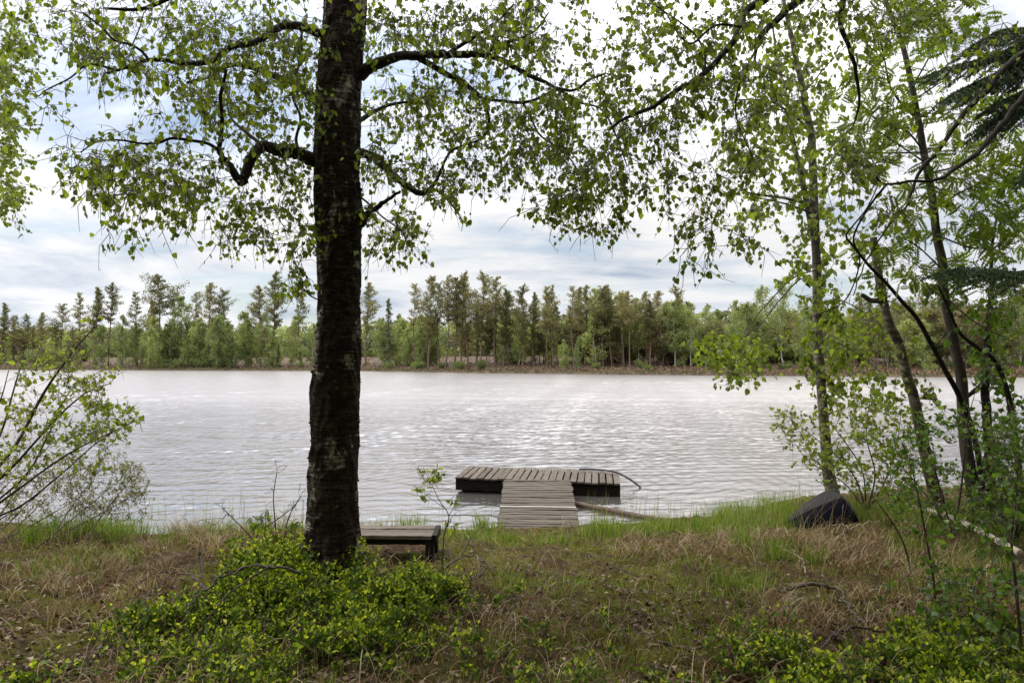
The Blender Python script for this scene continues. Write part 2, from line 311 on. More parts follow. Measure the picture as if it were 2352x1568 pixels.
# ------------------------------------------------------------------ lake
m, t = newmat('lake_water'); L = t.links.new
g = nd(t, 'ShaderNodeNewGeometry'); mp = nd(t, 'ShaderNodeMapping'); L(g.outputs['Position'], mp.inputs[0]); mp.inputs['Scale'].default_value = (.8, 1.6, 1); mp.inputs['Rotation'].default_value = (0, 0, .18)
w2 = nd(t, 'ShaderNodeTexNoise', i_Scale=9., i_Detail=3., i_Roughness=.55, i_Distortion=.3); L(mp.outputs[0], w2.inputs['Vector'])
b1 = nd(t, 'ShaderNodeBump', i_Distance=.010, i_Strength=.5); L(w2.outputs[0], b1.inputs['Height'])
sp = nd(t, 'ShaderNodeSeparateXYZ'); L(g.outputs['Position'], sp.inputs[0]); rr_ = nd(t, 'ShaderNodeMapRange'); L(sp.outputs[1], rr_.inputs[0])   # wind ruffles the open lake, the bank is sheltered
for k_, v_ in enumerate((8.5, 40., .11, .28)): rr_.inputs[k_ + 1].default_value = v_
p = nd(t, 'ShaderNodeBsdfPrincipled', i_IOR=7.0); L(rr_.outputs[0], p.inputs['Roughness']); p.inputs['Specular Tint'].default_value = (1, .955, .935, 1); p.inputs['Base Color'].default_value = (.07, .064, .060, 1); L(b1.outputs[0], p.inputs['Normal'])
finish(t, p.outputs[0]); M['water'] = m
def wavez(X, Y):
    r = np.random.default_rng(21); z = np.zeros_like(X); res = np.gradient(Y[:, 0])[:, None]
    gust = [.35 + 1.3 * fbm(X * .09 + 7 * k, Y * .10 + 3 * k, 3) for k in range(2)]
    for k in range(14):
        wl = .15 * 1.20 ** k * r.uniform(.93, 1.07); th = -1.72 + r.normal(0, .85 if wl < .4 else .5); kx, ky = np.cos(th), np.sin(th); a1, a2 = r.uniform(0, 6, 2)
        ph = 2 * np.pi * (X * kx + Y * ky) / wl + a1 + 1.5 * np.sin((X * .9 + Y * .35) / (wl * 2.3) + a2) + 1.2 * np.sin((X * .5 - Y * .8) / (wl * 3.1) + a1) + .8 * np.sin((X * 1.3 + Y * .2) / (wl * 1.3) + a2 * 2)
        sl = .072 * (1 if wl < 1.0 else 1.0 / wl) * (1.15 if wl < .36 else (.36 / wl) ** 1.1) * (.55 + .45 * np.clip((Y - 10) / 8, 0, 1) + .9 * np.clip((Y - 13) / 40, 0, 1))
        z += sl * wl / 6.283 * (np.sin(ph) + .25 * np.sin(2 * ph + .5)) * np.clip(wl / (3 * res) - .4, 0, 1) * gust[k % 2] * (.6 + .5 * np.sin((X * .37 + Y * .21) / wl + a2) * np.sin((X * .29 - Y * .33) / wl + a1))
    return z
mb = MB()
ys = [7.4]; 
while ys[-1] < 330: ys.append(ys[-1] + (max(.036, .0012 * ys[-1]) if ys[-1] < 185 else .05 * ys[-1]))
ys = np.array(ys); us = np.linspace(-1.0, 1.0, 640)
X = us[None] * (ys[:, None] + 2); Y = np.repeat(ys[:, None], len(us), 1)
nx, ny = len(us), len(ys); i = (np.arange(ny - 1)[:, None] * nx + np.arange(nx - 1)[None]).ravel()
mb.add(np.stack([X, Y, wavez(X, Y)], -1).reshape(-1, 3), np.stack([i, i + 1, i + nx + 1, i + nx], 1), 0, True)
tag(mb.build('lake_water', M['water']), 'bright rippled lake water under pale clouds', 'lake', kind='structure')

# ------------------------------------------------------------------ far shore
FX = np.array([-600, -400, -131, -80, -35, -6, 29, 51, 68, 95, 140, 260.])
FY = np.array([380, 290, 178, 168, 156, 130, 108, 98, 93, 86, 74, 40.])
def farY(X): return np.interp(X, FX, FY)
def farz(X, off): return np.where(off < 1.2, -.4 + .75 * np.clip(off / 1.0, 0, 1), .35 + .072 * np.clip(off - 1.2, 0, 45) + .01 * np.clip(off - 46, 0, 200)) + (fbm(X * .2, off * .2 + 3, 3) - .45) * .5 * np.clip(off / 3, 0, 1)
def farpt(px, off):
    Y = 130.
    for _ in range(30): Y = .5 * Y + .5 * (farY((px - CX) / F * Y) + off)
    X = (px - CX) / F * Y
    return np.array([X, Y, float(farz(X, off))])
mb = MB(); xs = np.r_[np.linspace(-600, -140, 40), np.linspace(-136, 100, 240), np.linspace(104, 260, 30)]; of = np.r_[np.linspace(-1, 2, 10), np.linspace(2.6, 50, 40), np.linspace(56, 400, 14)]
Xg, Og = np.meshgrid(xs, of); Vg = np.stack([Xg, farY(Xg) + Og + .8 * (fbm(Xg * .15, Xg * .05, 4) - .5) * 2, farz(Xg, Og)], -1).reshape(-1, 3)
i = (np.arange(len(of) - 1)[:, None] * len(xs) + np.arange(len(xs) - 1)[None]).ravel()
mb.add(Vg, np.stack([i, i + 1, i + len(xs) + 1, i + len(xs)], 1), 0, True)
m, t = newmat('shore_heath_soil'); L = t.links.new
g = nd(t, 'ShaderNodeNewGeometry'); n = nd(t, 'ShaderNodeTexNoise', i_Scale=.5, i_Detail=8., i_Roughness=.65); L(g.outputs['Position'], n.inputs['Vector'])
r = ramp(t, [(.3, (.03, .020, .013)), (.5, (.075, .048, .032)), (.62, (.10, .068, .042)), (.72, (.085, .085, .032))]); L(n.outputs[0], r.inputs[0])
p = nd(t, 'ShaderNodeBsdfPrincipled', i_Roughness=1.); L(r.outputs[0], p.inputs['Base Color']); finish(t, p.outputs[0])
tag(mb.build('shore', m), 'low brown bog shore rising gently beyond the lake', 'far shore', kind='structure')
def tris(mb, P, size, mat=0, flat=.0, w=.55):
    A = rng.normal(0, 1, (len(P), 3)); A[:, 2] *= 1 - flat; place(mb, SLIM_V * [w * 2.5, 1, 1] - [0, .5, 0], SLIM_F, P, A, rng.normal(0, 1, (len(P), 3)), size, mat)
mb = MB(); n = 26000; px = rng.uniform(-500, 2800, n); off = 1.2 + rng.exponential(15, n); P = []
Yv = np.full(n, 130.)
for _ in range(30): Yv = .5 * Yv + .5 * (farY((px - CX) / F * Yv) + off)
Xv = (px - CX) / F * Yv; P = np.stack([Xv, Yv, farz(Xv, off) + rng.uniform(0, .45, n) * (.4 + fbm(Xv * .4, Yv * .4, 2))], 1)
tris(mb, P, rng.uniform(.25, .6, n), 0, .3)
tag(mb.build('heather', M['heath']), 'low brown heather covering the bog across the lake', 'heather', kind='stuff')
mb = MB(); n = 9000; X = rng.uniform(-190, 110, n); off = rng.uniform(.55, 1.6, n); P = np.stack([X, farY(X) + off + 1.6 * (fbm(X * .15, X * .05, 4) - .5), farz(X, off) - .05], 1)
blades(mb, P, rng.normal(0, 1, (n, 3)) * [1, 1, 0], rng.uniform(.25, .75, n), rng.uniform(.05, .12, n), rng.uniform(.1, .9, n), 3)
tag(mb.build('sedge', M['sedge']), 'dark sedge edging the waterline across the lake', 'sedge', kind='stuff')

# ---- tree kinds over there: each is built once (root > trunk, crown), then copied
def wobble(h, n=7, a=.02):
    z = np.linspace(0, 1, n); w = np.cumsum(rng.normal(0, a, (n, 2)), 0) * h * .25; w[0] = 0
    return np.c_[w, z * h]
def pine(name, H, crown, wid, needle, tr, flat=0, nb=46, dens=26, wind=0):
    root = thing(name, None, None); mt, mc = MB(), MB(); S = wobble(H, 8, .03); r0 = .011 * H
    tube(mt, smooth_path(S, 14), np.linspace(r0, r0 * .12, 14), 7)
    nb = int(nb * 1.3)
    for k in range(nb):
        u = 1 - crown + crown * (k + rng.random()) / nb; base = np.array([np.interp(u, np.linspace(0, 1, 8), S[:, i]) for i in range(3)])
        e = (u - 1 + crown) / crown
        l = wid * ((.45 + .8 * e * 1.6) if e < .35 else 1.15 * (1 - e) ** (.55 if flat else .8) + .12) * rng.choice([rng.uniform(.35, .8), rng.uniform(.7, 1.35)])
        a = rng.uniform(0, 2 * np.pi); up = rng.uniform(-.1, .65) + .45 * e * (.3 if flat else 1)
        d = np.array([np.cos(a) * (1 + wind * np.cos(a)), np.sin(a), up]); tip = base + d * l
        mid = base + d * l * .5 + [0, 0, -.06 * l]
        tube(mt, [base, mid, tip], [r0 * .22, r0 * .13, r0 * .05], 4, cap=False)
        m_ = int(2.6 * dens * (.5 + l / wid)); uu = rng.beta(1.7, 1.1, m_)[:, None]
        Pn = base * (1 - uu) + tip * uu + rng.normal(0, 1, (m_, 3)) * np.array([.22, .22, .17]) * (.6 + l * .30)
        A = d[None] * .6 + rng.normal(0, .8, (m_, 3)) + [0, 0, .5]
        place(mc, SLIM_V * [1.3, 1, 1] - [0, .4, 0], SLIM_F, Pn, A, rng.normal(0, 1, (m_, 3)), rng.uniform(.18, .40, m_))
    mt.build('trunk', tr, root); mc.build('crown', needle, root); return root, H
def spruce_far(name, H, wid):
    root = thing(name, None, None); mt, mc = MB(), MB(); tube(mt, [(0, 0, 0), (0, 0, H * .5), (0, 0, H)], [H * .011, H * .007, .01], 6)
    for k in range(75):
        u = .06 + .93 * (k + rng.random()) / 75; l = wid * (1 - u) ** .8 * rng.uniform(.6, 1.1) + .12; a = rng.uniform(0, 6.3); d = np.array([np.cos(a), np.sin(a), -.28]); b = np.array([0, 0, u * H])
        m_ = int(16 + 14 * l); uu = rng.random((m_, 1)); Pn = b + d * l * uu + rng.normal(0, .13, (m_, 3)) + [0, 0, -.15] * uu ** 2
        place(mc, SLIM_V * [1.2, 1, 1] - [0, .3, 0], SLIM_F, Pn, d[None] + rng.normal(0, .4, (m_, 3)) + [0, 0, -.3], rng.normal(0, 1, (m_, 3)), rng.uniform(.25, .5, m_))
    mt.build('trunk', M['far_trunk'], root); mc.build('crown', M['far_spruce'], root); return root, H
def birch_far(name, H, wid, lo=.16, dens=2400, leaf=None, stems=1):
    root = thing(name, None, None); mt, mc = MB(), MB()
    for s in range(stems):
        S = wobble(H * (1 - .12 * s), 8, .05); S[:, 0] += np.linspace(0, 1, 8) * rng.normal(0, .06) * H * (stems > 1); tube(mt, smooth_path(S, 14), np.linspace(.0095 * H, .01, 14), 6)
        nb = 40 // stems
        for k in range(nb):
            u = lo + (1 - lo) * (k + rng.random()) / nb; e = (u - lo) / (1 - lo); base = np.array([np.interp(u, np.linspace(0, 1, 8), S[:, i]) for i in range(3)])
            l = wid * (np.sin(np.pi * min(1, e * .82 + .17)) ** .8) * rng.uniform(.4, 1.15) + .25; a = rng.uniform(0, 6.3); d = np.array([np.cos(a), np.sin(a), .55]); tip = base + d * l; tip[2] -= .12 * l
            tube(mt, [base, base + d * l * .55, tip], [.06, .035, .012], 4, cap=False)
            m_ = dens // 40; c = base + (tip - base) * rng.beta(2.2, 1.2, (m_, 1)); Pn = c + rng.normal(0, 1, (m_, 3)) * np.array([.3, .3, .34]) * (.3 + .32 * l); Pn[:, 2] -= np.abs(rng.normal(0, .35, m_))
            place(mc, SLIM_V * [1.8, 1, 1] - [0, .4, 0], SLIM_F, Pn, rng.normal(0, .6, (m_, 3)) + [0, 0, -.7], rng.normal(0, 1, (m_, 3)), rng.uniform(.16, .36, m_))
    mt.build('trunk', M['far_birch_trunk'], root); mc.build('crown', leaf or M['birch_leaf_far'], root); return root, H
def bush_far(name, H, wid):
    root = thing(name, None, None); mt, mc = MB(), MB()
    for k in range(14):
        a = rng.uniform(0, 6.3); d = np.array([np.cos(a) * wid * rng.uniform(.2, 1), np.sin(a) * wid * .6, H * rng.uniform(.5, 1)]); tube(mt, [(0, 0, 0), d * .5 + [0, 0, .1 * H], d], [.04, .025, .01], 4, cap=False)
        m_ = 70; Pn = d * rng.beta(2.5, 1.1, (m_, 1)) + rng.normal(0, 1, (m_, 3)) * [.22, .22, .16] * np.array(wid * .8)
        place(mc, SLIM_V * [1.8, 1, 1] - [0, .4, 0], SLIM_F, Pn, rng.normal(0, .7, (m_, 3)) + [0, 0, .5], rng.normal(0, 1, (m_, 3)), rng.uniform(.15, .34, m_))
    mt.build('stem', M['far_trunk'], root); mc.build('crown', M['far_bush'], root); return root, H
KIND = {
 'a': [pine('pine_tree', 18, .52, 3.1, M['far_pine'], M['far_trunk'], nb=40), pine('pine_tree', 18, .48, 2.7, M['far_pine'], M['far_trunk'], nb=36), pine('pine_tree', 18, .5, 2.5, M['far_pine'], M['far_trunk'], nb=26), pine('pine_tree', 18, .34, 3.3, M['far_pine'], M['far_trunk'], 1, nb=26)],          # bare stem, open crown
 'c': [pine('pine_tree', 18, .66, 3.1, M['far_pine'], M['far_trunk'], nb=62), pine('pine_tree', 18, .60, 2.5, M['far_pine'], M['far_trunk'], nb=56), pine('pine_tree', 18, .72, 3.5, M['far_pine'], M['far_trunk'], nb=60), pine('pine_tree', 18, .8, 2.7, M['far_pine'], M['far_trunk'], nb=44), pine('pine_tree', 18, .55, 3.7, M['far_pine'], M['far_trunk'], nb=38)],   # conical
 'f': [pine('pine_tree', 18, .44, 4.0, M['far_pine'], M['far_trunk'], 1, 42, 30, .25), pine('pine_tree', 18, .40, 3.4, M['far_pine'], M['far_trunk'], 1, 36, 26, -.2)],   # flat top
 'g': [pine('bog_pine', 8, .74, 2.9, M['far_bog'], M['far_trunk'], 1, 40, 26), pine('bog_pine', 8, .64, 2.4, M['far_bog'], M['far_trunk'], 1, 34, 26), pine('bog_pine', 8, .8, 2.0, M['far_bog'], M['far_trunk'], 0, 40, 22)],
 's': [spruce_far('spruce_tree', 14, 1.5), spruce_far('spruce_tree', 14, 2.0)],
 'b': [birch_far('birch_tree', 11, 2.5, .08, 4400), birch_far('birch_tree', 11, 2.0, .10, 3600), birch_far('birch_tree', 11, 2.8, .06, 4800, None, 2)],
 't': [birch_far('birch_tree', 15, 2.4, .28, 3000), birch_far('birch_tree', 15, 3.0, .22, 4400)],
 'u': [bush_far('shore_bush', 2.2, 1.6), bush_far('shore_bush', 2.2, 2.1)],
}
used = {}
def put_far(kind, px, off, topy=None, H=None, label=None, cat=None, group=None, wscale=1.):
    lst = KIND[kind]; i = int(rng.integers(len(lst))); src, H0 = lst[i]; p = farpt(px, off)
    if H is None: H = at(px, topy, p[1])[2] - p[2]
    if (kind, i) not in used: o = src; used[(kind, i)] = 1
    else:
        o = src.copy(); C.objects.link(o)
        for ch in src.children:
            c = ch.copy(); C.objects.link(c); c.parent = o
    s = H / H0; o.location = p - [0, 0, .1]; w = s * wscale * rng.uniform(.9, 1.1); o.scale = (w, w, s); o.rotation_euler = (0, 0, rng.uniform(0, 6.28) if kind != 'f' else rng.normal(0, .3))
    tag(o, label, cat, group); return o
# skyline trees one can tell apart
SKY = [('c', 5, 10, 697, 'tall dark pine at the left border of the far woods'), ('c', 96, 9, 719, 'broad dark pine left of the taller skyline pines'),
 ('c', 142, 12, 699, 'slim pine just right of the broad dark pine'), ('c', 184, 12, 674, 'first tall pine rising over the green birches from the left'),
 ('c', 218, 10, 662, 'second tall pine over the green birches from the left'), ('a', 250, 10, 651, 'tall pine with bare trunk beside two conical pines at left'),
 ('c', 316, 14, 672, 'thin conical pine left of the flat-topped pine'), ('c', 344, 18, 690, 'short pine close beside the flat-topped pine'),
 ('f', 367, 9, 635, 'tallest flat-topped pine on the left skyline, leaning crown'), ('a', 397, 12, 672, 'small-crowned pine just right of the flat-topped pine'),
 ('t', 422, 9, 681, 'thin pale birch between two skyline pines'), ('a', 445, 14, 672, 'narrow pine standing right of the thin pale birch'),
 ('a', 486, 9, 651, 'tall pine with rounded top and long bare trunk, of a pair'), ('f', 518, 10, 667, 'pine with small flat crown and bare trunk, of a pair'),
 ('b', 564, 8, 715, 'leafy birch standing alone in the skyline gap'), ('c', 599, 12, 658, 'conical pine next to the tallest pine beside the big trunk'),
 ('c', 628, 11, 625, 'tallest pine left of the big foreground trunk'), ('a', 693, 12, 655, 'thin-crowned pine half hidden by hanging birch leaves'),
 ('c', 840, 12, 651, 'open pine showing just right of the big foreground trunk'), ('s', 892, 8, 684, 'slender spruce alone between lower birches'),
 ('a', 954, 5, 653, 'pine with long bare reddish trunk at the stand edge'), ('c', 984, 6, 636, 'tall pine with branches far down its trunk'),
 ('a', 1010, 9, 651, 'bare-stemmed pine at the left of the dense stand'), ('a', 1022, 7, 634, 'tall straight bare-trunked pine inside the dense stand'),
 ('a', 1043, 9, 638, None), ('c', 1060, 13, 640, None), ('c', 1075, 12, 630, None), ('c', 1105, 12, 627, 'highest pine of the dense stand, pointed top'), ('c', 1138, 13, 638, 'narrow pine right of the highest pine'),
 ('c', 1157, 14, 666, None), ('a', 1170, 18, 672, None), ('c', 1200, 12, 658, 'rounded pine where the dense stand dips'), ('c', 1224, 14, 673, None), ('c', 1257, 12, 660, None), ('c', 1272, 13, 655, 'twin-topped pine in the middle of the stand'),
 ('a', 1319, 12, 658, 'open pine left of the pale green birch top'), ('c', 1343, 14, 656, None), ('t', 1362, 16, 662, 'pale green birch top showing among the dark pines'), ('c', 1386, 13, 658, 'dark pine right of the pale birch top'), ('c', 1406, 14, 677, None),
 ('t', 1428, 18, 677, 'broad pale green birch behind the round pine'), ('f', 1447, 12, 671, 'wide round-topped pine in front of a broad birch'), ('t', 1466, 19, 685, None), ('c', 1494, 14, 690, 'dark pointed pine on the falling skyline'),
 ('c', 1522, 15, 703, None), ('t', 1551, 13, 692, 'tall open birch left of a similar one on the low skyline'), ('t', 1587, 13, 694, 'tall open birch near the hanging leaves, low skyline'), ('t', 1620, 14, 697, None),
 ('t', 1690, 11, 690, 'pale birch seen through the hanging leaves'), ('t', 1746, 14, 655, 'large rounded pale birch behind the white-barked trunk'), ('t', 1800, 15, 645, 'highest pale birch left of the white-barked trunk'), ('t', 1845, 15, 690, None),
 ('c', 1905, 14, 705, None), ('c', 1960, 12, 700, None), ('t', 2040, 14, 700, None), ('c', 2090, 14, 690, None), ('c', 2220, 14, 665, None), ('c', 2300, 14, 690, None), ('t', 2340, 12, 700, None)]
CATS = dict(a='pine tree', c='pine tree', f='pine tree', g='pine tree', s='spruce', b='birch tree', t='birch tree', u='bush')
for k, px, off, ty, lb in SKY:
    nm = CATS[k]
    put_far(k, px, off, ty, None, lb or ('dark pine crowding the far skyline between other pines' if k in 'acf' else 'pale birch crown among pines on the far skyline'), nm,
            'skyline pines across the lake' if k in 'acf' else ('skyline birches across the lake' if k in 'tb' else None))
# the green birches along the left and middle shore
def spread(kind, x0, x1, n, o0, o1, h0, h1, label, group, ws=1.):
    for k in range(n):
        put_far(kind, x0 + (x1 - x0) * ((k + rng.random()) / n * .5 + rng.random() * .5), rng.uniform(o0, o1), None, rng.uniform(h0, h1), label, CATS[kind], group, ws)
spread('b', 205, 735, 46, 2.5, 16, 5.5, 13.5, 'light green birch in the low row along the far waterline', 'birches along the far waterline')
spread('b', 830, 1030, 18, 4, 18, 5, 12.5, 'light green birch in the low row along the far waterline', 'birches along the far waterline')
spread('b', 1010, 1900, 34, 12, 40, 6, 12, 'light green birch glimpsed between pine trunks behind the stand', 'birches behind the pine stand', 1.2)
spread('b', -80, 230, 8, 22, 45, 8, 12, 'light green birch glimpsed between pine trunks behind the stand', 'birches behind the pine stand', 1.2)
spread('c', -120, 240, 16, 7, 20, 10, 14.5, 'dark pine in the shady stand at the left shore', 'dark pines at the left shore', 1.15)
spread('s', 200, 730, 9, 3, 9, 5, 10.5, 'dark spruce standing among the shore birches', 'spruces among the shore birches')
spread('c', 230, 730, 12, 5, 16, 7, 12, 'dark young pine among the shore birches', 'young pines among the shore birches')
spread('t', 215, 1010, 9, 6, 16, 10, 14, 'tall airy birch rising above the low birch row', 'taller birches above the low row')
spread('c', 1010, 1640, 20, 15, 34, 10, 15.5, 'pine deep inside the dense stand across the lake', 'pines inside the dense stand', 1.1)
spread('a', 1010, 1700, 16, 12, 30, 11, 15, 'pine deep inside the dense stand across the lake', 'pines inside the dense stand')
spread('g', 1060, 1960, 64, 15, 30, 4.5, 8.6, 'low brownish bog pine in front of the tall stand', 'low bog pines', 1.1)
spread('g', 1960, 2420, 16, 12, 26, 5.5, 9.5, 'low brownish bog pine seen through the right-hand thicket', 'bog pines behind the thicket', 1.2)
spread('c', 1660, 2420, 22, 14, 36, 9, 13, 'dark pine behind the right-hand thicket across the lake', 'pines behind the thicket', 1.2)
spread('b', 1900, 2420, 12, 8, 26, 6, 10, 'pale birch behind the right-hand thicket across the lake', 'birches behind the thicket', 1.2)
put_far('b', 1296, 6.5, 778, None, 'small yellow-green birch alone on the brown bog', 'birch tree')
put_far('b', 1328, 6, 772, None, 'small blue-green birch beside the yellow-green one', 'birch tree', None, .8)
spread('u', 225, 735, 12, 1.6, 5, .8, 2.6, 'low bush at the waterline below the birches', 'bushes along the far waterline')
spread('u', -60, 225, 6, 1.8, 5, 1.0, 2.0, 'low bush at the waterline below the dark pines', 'bushes under the dark pines')
spread('u', 830, 1120, 10, 2, 7, 1.0, 2.2, 'low bush on the grassy shore right of the big trunk', 'bushes on the grassy shore')
spread('u', 1010, 2420, 44, 20, 40, 2.0, 4.2, 'tall understorey bush between the pine trunks across the lake', 'bushes between the pine trunks', 1.4)
spread('u', -100, 240, 14, 12, 30, 2.0, 4.0, 'tall understorey bush between the shady pines at the left shore', 'bushes between the shady pines', 1.4)
spread('u', 1150, 2400, 14, 4, 16, .7, 1.8, 'small bush on the brown bog across the lake', 'bushes on the bog')
# woods behind, which read as one mass
mb = MB(); n = 110000; X = rng.uniform(-420, 190, n); off = rng.uniform(46, 70, n); hh = 7.5 + 5 * fbm(X * .16, X * .02, 3); zz = farz(X, off) + hh * rng.beta(.9, 1.25, n)
P = np.stack([X, farY(X) + off, zz], 1); k_ = fbm(X * .12 + 5, zz * .25, 3) > .47; tris(mb, P[k_], rng.uniform(.8, 1.7, k_.sum()), 0, .2); tris(mb, P[~k_], rng.uniform(.8, 1.7, (~k_).sum()), 2, .2) 
for k in range(420):
    x = rng.uniform(-420, 190); o_ = rng.uniform(46, 76); b = np.array([x, farY(x) + o_, float(farz(x, o_))]); tube(mb, [b, b + [rng.normal(0, .2), 0, 10]], [.16, .05], 4, 1, cap=False)
tag(mb.build('far_woods', [M['far_spruce'], M['far_trunk'], M['birch_leaf_far']]), 'dim woods closing the view behind the shore trees', 'woods', kind='stuff')
# unseen wood behind, beside and over the viewer, added to shade the foreground
mb = MB(); n = 15000
P = np.vstack([np.c_[rng.uniform(-26, 24, n), rng.uniform(-10, -2.6, n), 11 * rng.beta(1.2, 1.1, n)], np.c_[rng.uniform(10.5, 17, 5000), rng.uniform(-4, 8, 5000), 9 * rng.beta(1.2, 1.1, 5000)], np.c_[rng.uniform(-8, 11, 6500), rng.uniform(-3, 1.8, 6500), rng.uniform(6.5, 11, 6500)]])
tris(mb, P, rng.uniform(.4, .9, len(P)), 0, .2)
for k in range(60):
    x, y = (rng.uniform(-24, 22), rng.uniform(-10, -3)) if k < 45 else (rng.uniform(10.5, 17), rng.uniform(-3, 8)); z = float(gz(x, y)); tube(mb, [(x, y, z), (x + .1, y, z + 5), (x + rng.normal(0, .3), y, z + 11)], [.17, .12, .03], 8, 1)
tag(mb.build('shading_birch_woods', [M['birch_leaf'], M['dark_bark']]), 'unseen birch wood added around the clearing for its shade', 'woods', kind='stuff')

for lst in KIND.values():
    for o, _ in lst:
        if 'label' not in o:
            for ch in list(o.children): bpy.data.objects.remove(ch)
            bpy.data.objects.remove(o)

# ------------------------------------------------------------------ trees on this bank
m, t = newmat('old_birch_bark'); L = t.links.new
g = nd(t, 'ShaderNodeNewGeometry'); mp = nd(t, 'ShaderNodeMapping'); L(g.outputs['Position'], mp.inputs[0]); mp.inputs['Scale'].default_value = (5, 5, 3.2)
mq = nd(t, 'ShaderNodeMapping'); L(g.outputs['Position'], mq.inputs[0]); mq.inputs['Scale'].default_value = (7, 7, 46)
na = nd(t, 'ShaderNodeTexNoise', i_Scale=1., i_Detail=7., i_Roughness=.62, i_Distortion=.5); L(mp.outputs[0], na.inputs['Vector'])
nb = nd(t, 'ShaderNodeTexNoise', i_Scale=1., i_Detail=5., i_Roughness=.6); L(mq.outputs[0], nb.inputs['Vector'])
nc = nd(t, 'ShaderNodeTexNoise', i_Scale=42., i_Detail=5., i_Roughness=.65); L(g.outputs['Position'], nc.inputs['Vector'])
dark = ramp(t, [(.32, (.004, .003, .002)), (.5, (.022, .015, .010)), (.68, (.085, .063, .042))]); L(mth(t, 'MULTIPLY_ADD', nb.outputs[0], .5, mth(t, 'MULTIPLY', nc.outputs[0], .5)), dark.inputs[0])
mossc = mixc(t, mth(t, 'MULTIPLY', ramp(t, [(.55, (0, 0, 0)), (.7, (1, 1, 1))]).outputs[0], 0.0), dark.outputs[0], (.06, .065, .02))
pale = ramp(t, [(.35, (.10, .08, .062)), (.5, (.33, .29, .24)), (.65, (.58, .53, .46))]); L(mth(t, 'MULTIPLY_ADD', nb.outputs[0], .6, mth(t, 'MULTIPLY', nc.outputs[0], .4)), pale.inputs[0])
wf = ramp(t, [(.57, (0, 0, 0)), (.66, (1, 1, 1))]); L(mth(t, 'MULTIPLY_ADD', nb.outputs[0], .18, mth(t, 'MULTIPLY', na.outputs[0], .88)), wf.inputs[0])
mo = nd(t, 'ShaderNodeTexNoise', i_Scale=3.3, i_Detail=6., i_Roughness=.7); L(g.outputs['Position'], mo.inputs['Vector'])
mfr = ramp(t, [(.55, (0, 0, 0)), (.66, (1, 1, 1))]); L(mo.outputs[0], mfr.inputs[0])
d2 = mixc(t, mth(t, 'MULTIPLY', mfr.outputs[0], .6), dark.outputs[0], (.05, .052, .016))
p = nd(t, 'ShaderNodeBsdfPrincipled', i_Roughness=.9); p.inputs['Specular IOR Level'].default_value = .15; L(mixc(t, wf.outputs[0], d2, pale.outputs[0]), p.inputs['Base Color'])
b = nd(t, 'ShaderNodeBump', i_Strength=1., i_Distance=.03); L(mth(t, 'MULTIPLY_ADD', nc.outputs[0], .5, nb.outputs[0]), b.inputs['Height']); L(b.outputs[0], p.inputs['Normal'])
finish(t, p.outputs[0]); M['old_birch'] = m
m, t = newmat('white_birch_bark'); L = t.links.new
g = nd(t, 'ShaderNodeNewGeometry'); mp = nd(t, 'ShaderNodeMapping'); L(g.outputs['Position'], mp.inputs[0]); mp.inputs['Scale'].default_value = (7, 7, 15)
na = nd(t, 'ShaderNodeTexNoise', i_Scale=1., i_Detail=6., i_Roughness=.6); L(mp.outputs[0], na.inputs['Vector'])
nb = nd(t, 'ShaderNodeTexNoise', i_Scale=5.5, i_Detail=6., i_Roughness=.65); L(g.outputs['Position'], nb.inputs['Vector'])
c1 = ramp(t, [(.36, (.022, .016, .011)), (.45, (.075, .060, .040)), (.57, (.175, .145, .105)), (.7, (.34, .30, .24))]); L(na.outputs[0], c1.inputs[0])
pf = ramp(t, [(.49, (0, 0, 0)), (.58, (1, 1, 1))]); L(nb.outputs[0], pf.inputs[0])
p = nd(t, 'ShaderNodeBsdfPrincipled', i_Roughness=.75); L(mixc(t, mth(t, 'MULTIPLY', pf.outputs[0], .85), c1.outputs[0], (.022, .018, .011)), p.inputs['Base Color'])
b = nd(t, 'ShaderNodeBump', i_Strength=.5, i_Distance=.02); L(na.outputs[0], b.inputs['Height']); L(b.outputs[0], p.inputs['Normal'])
finish(t, p.outputs[0]); M['white_birch'] = m

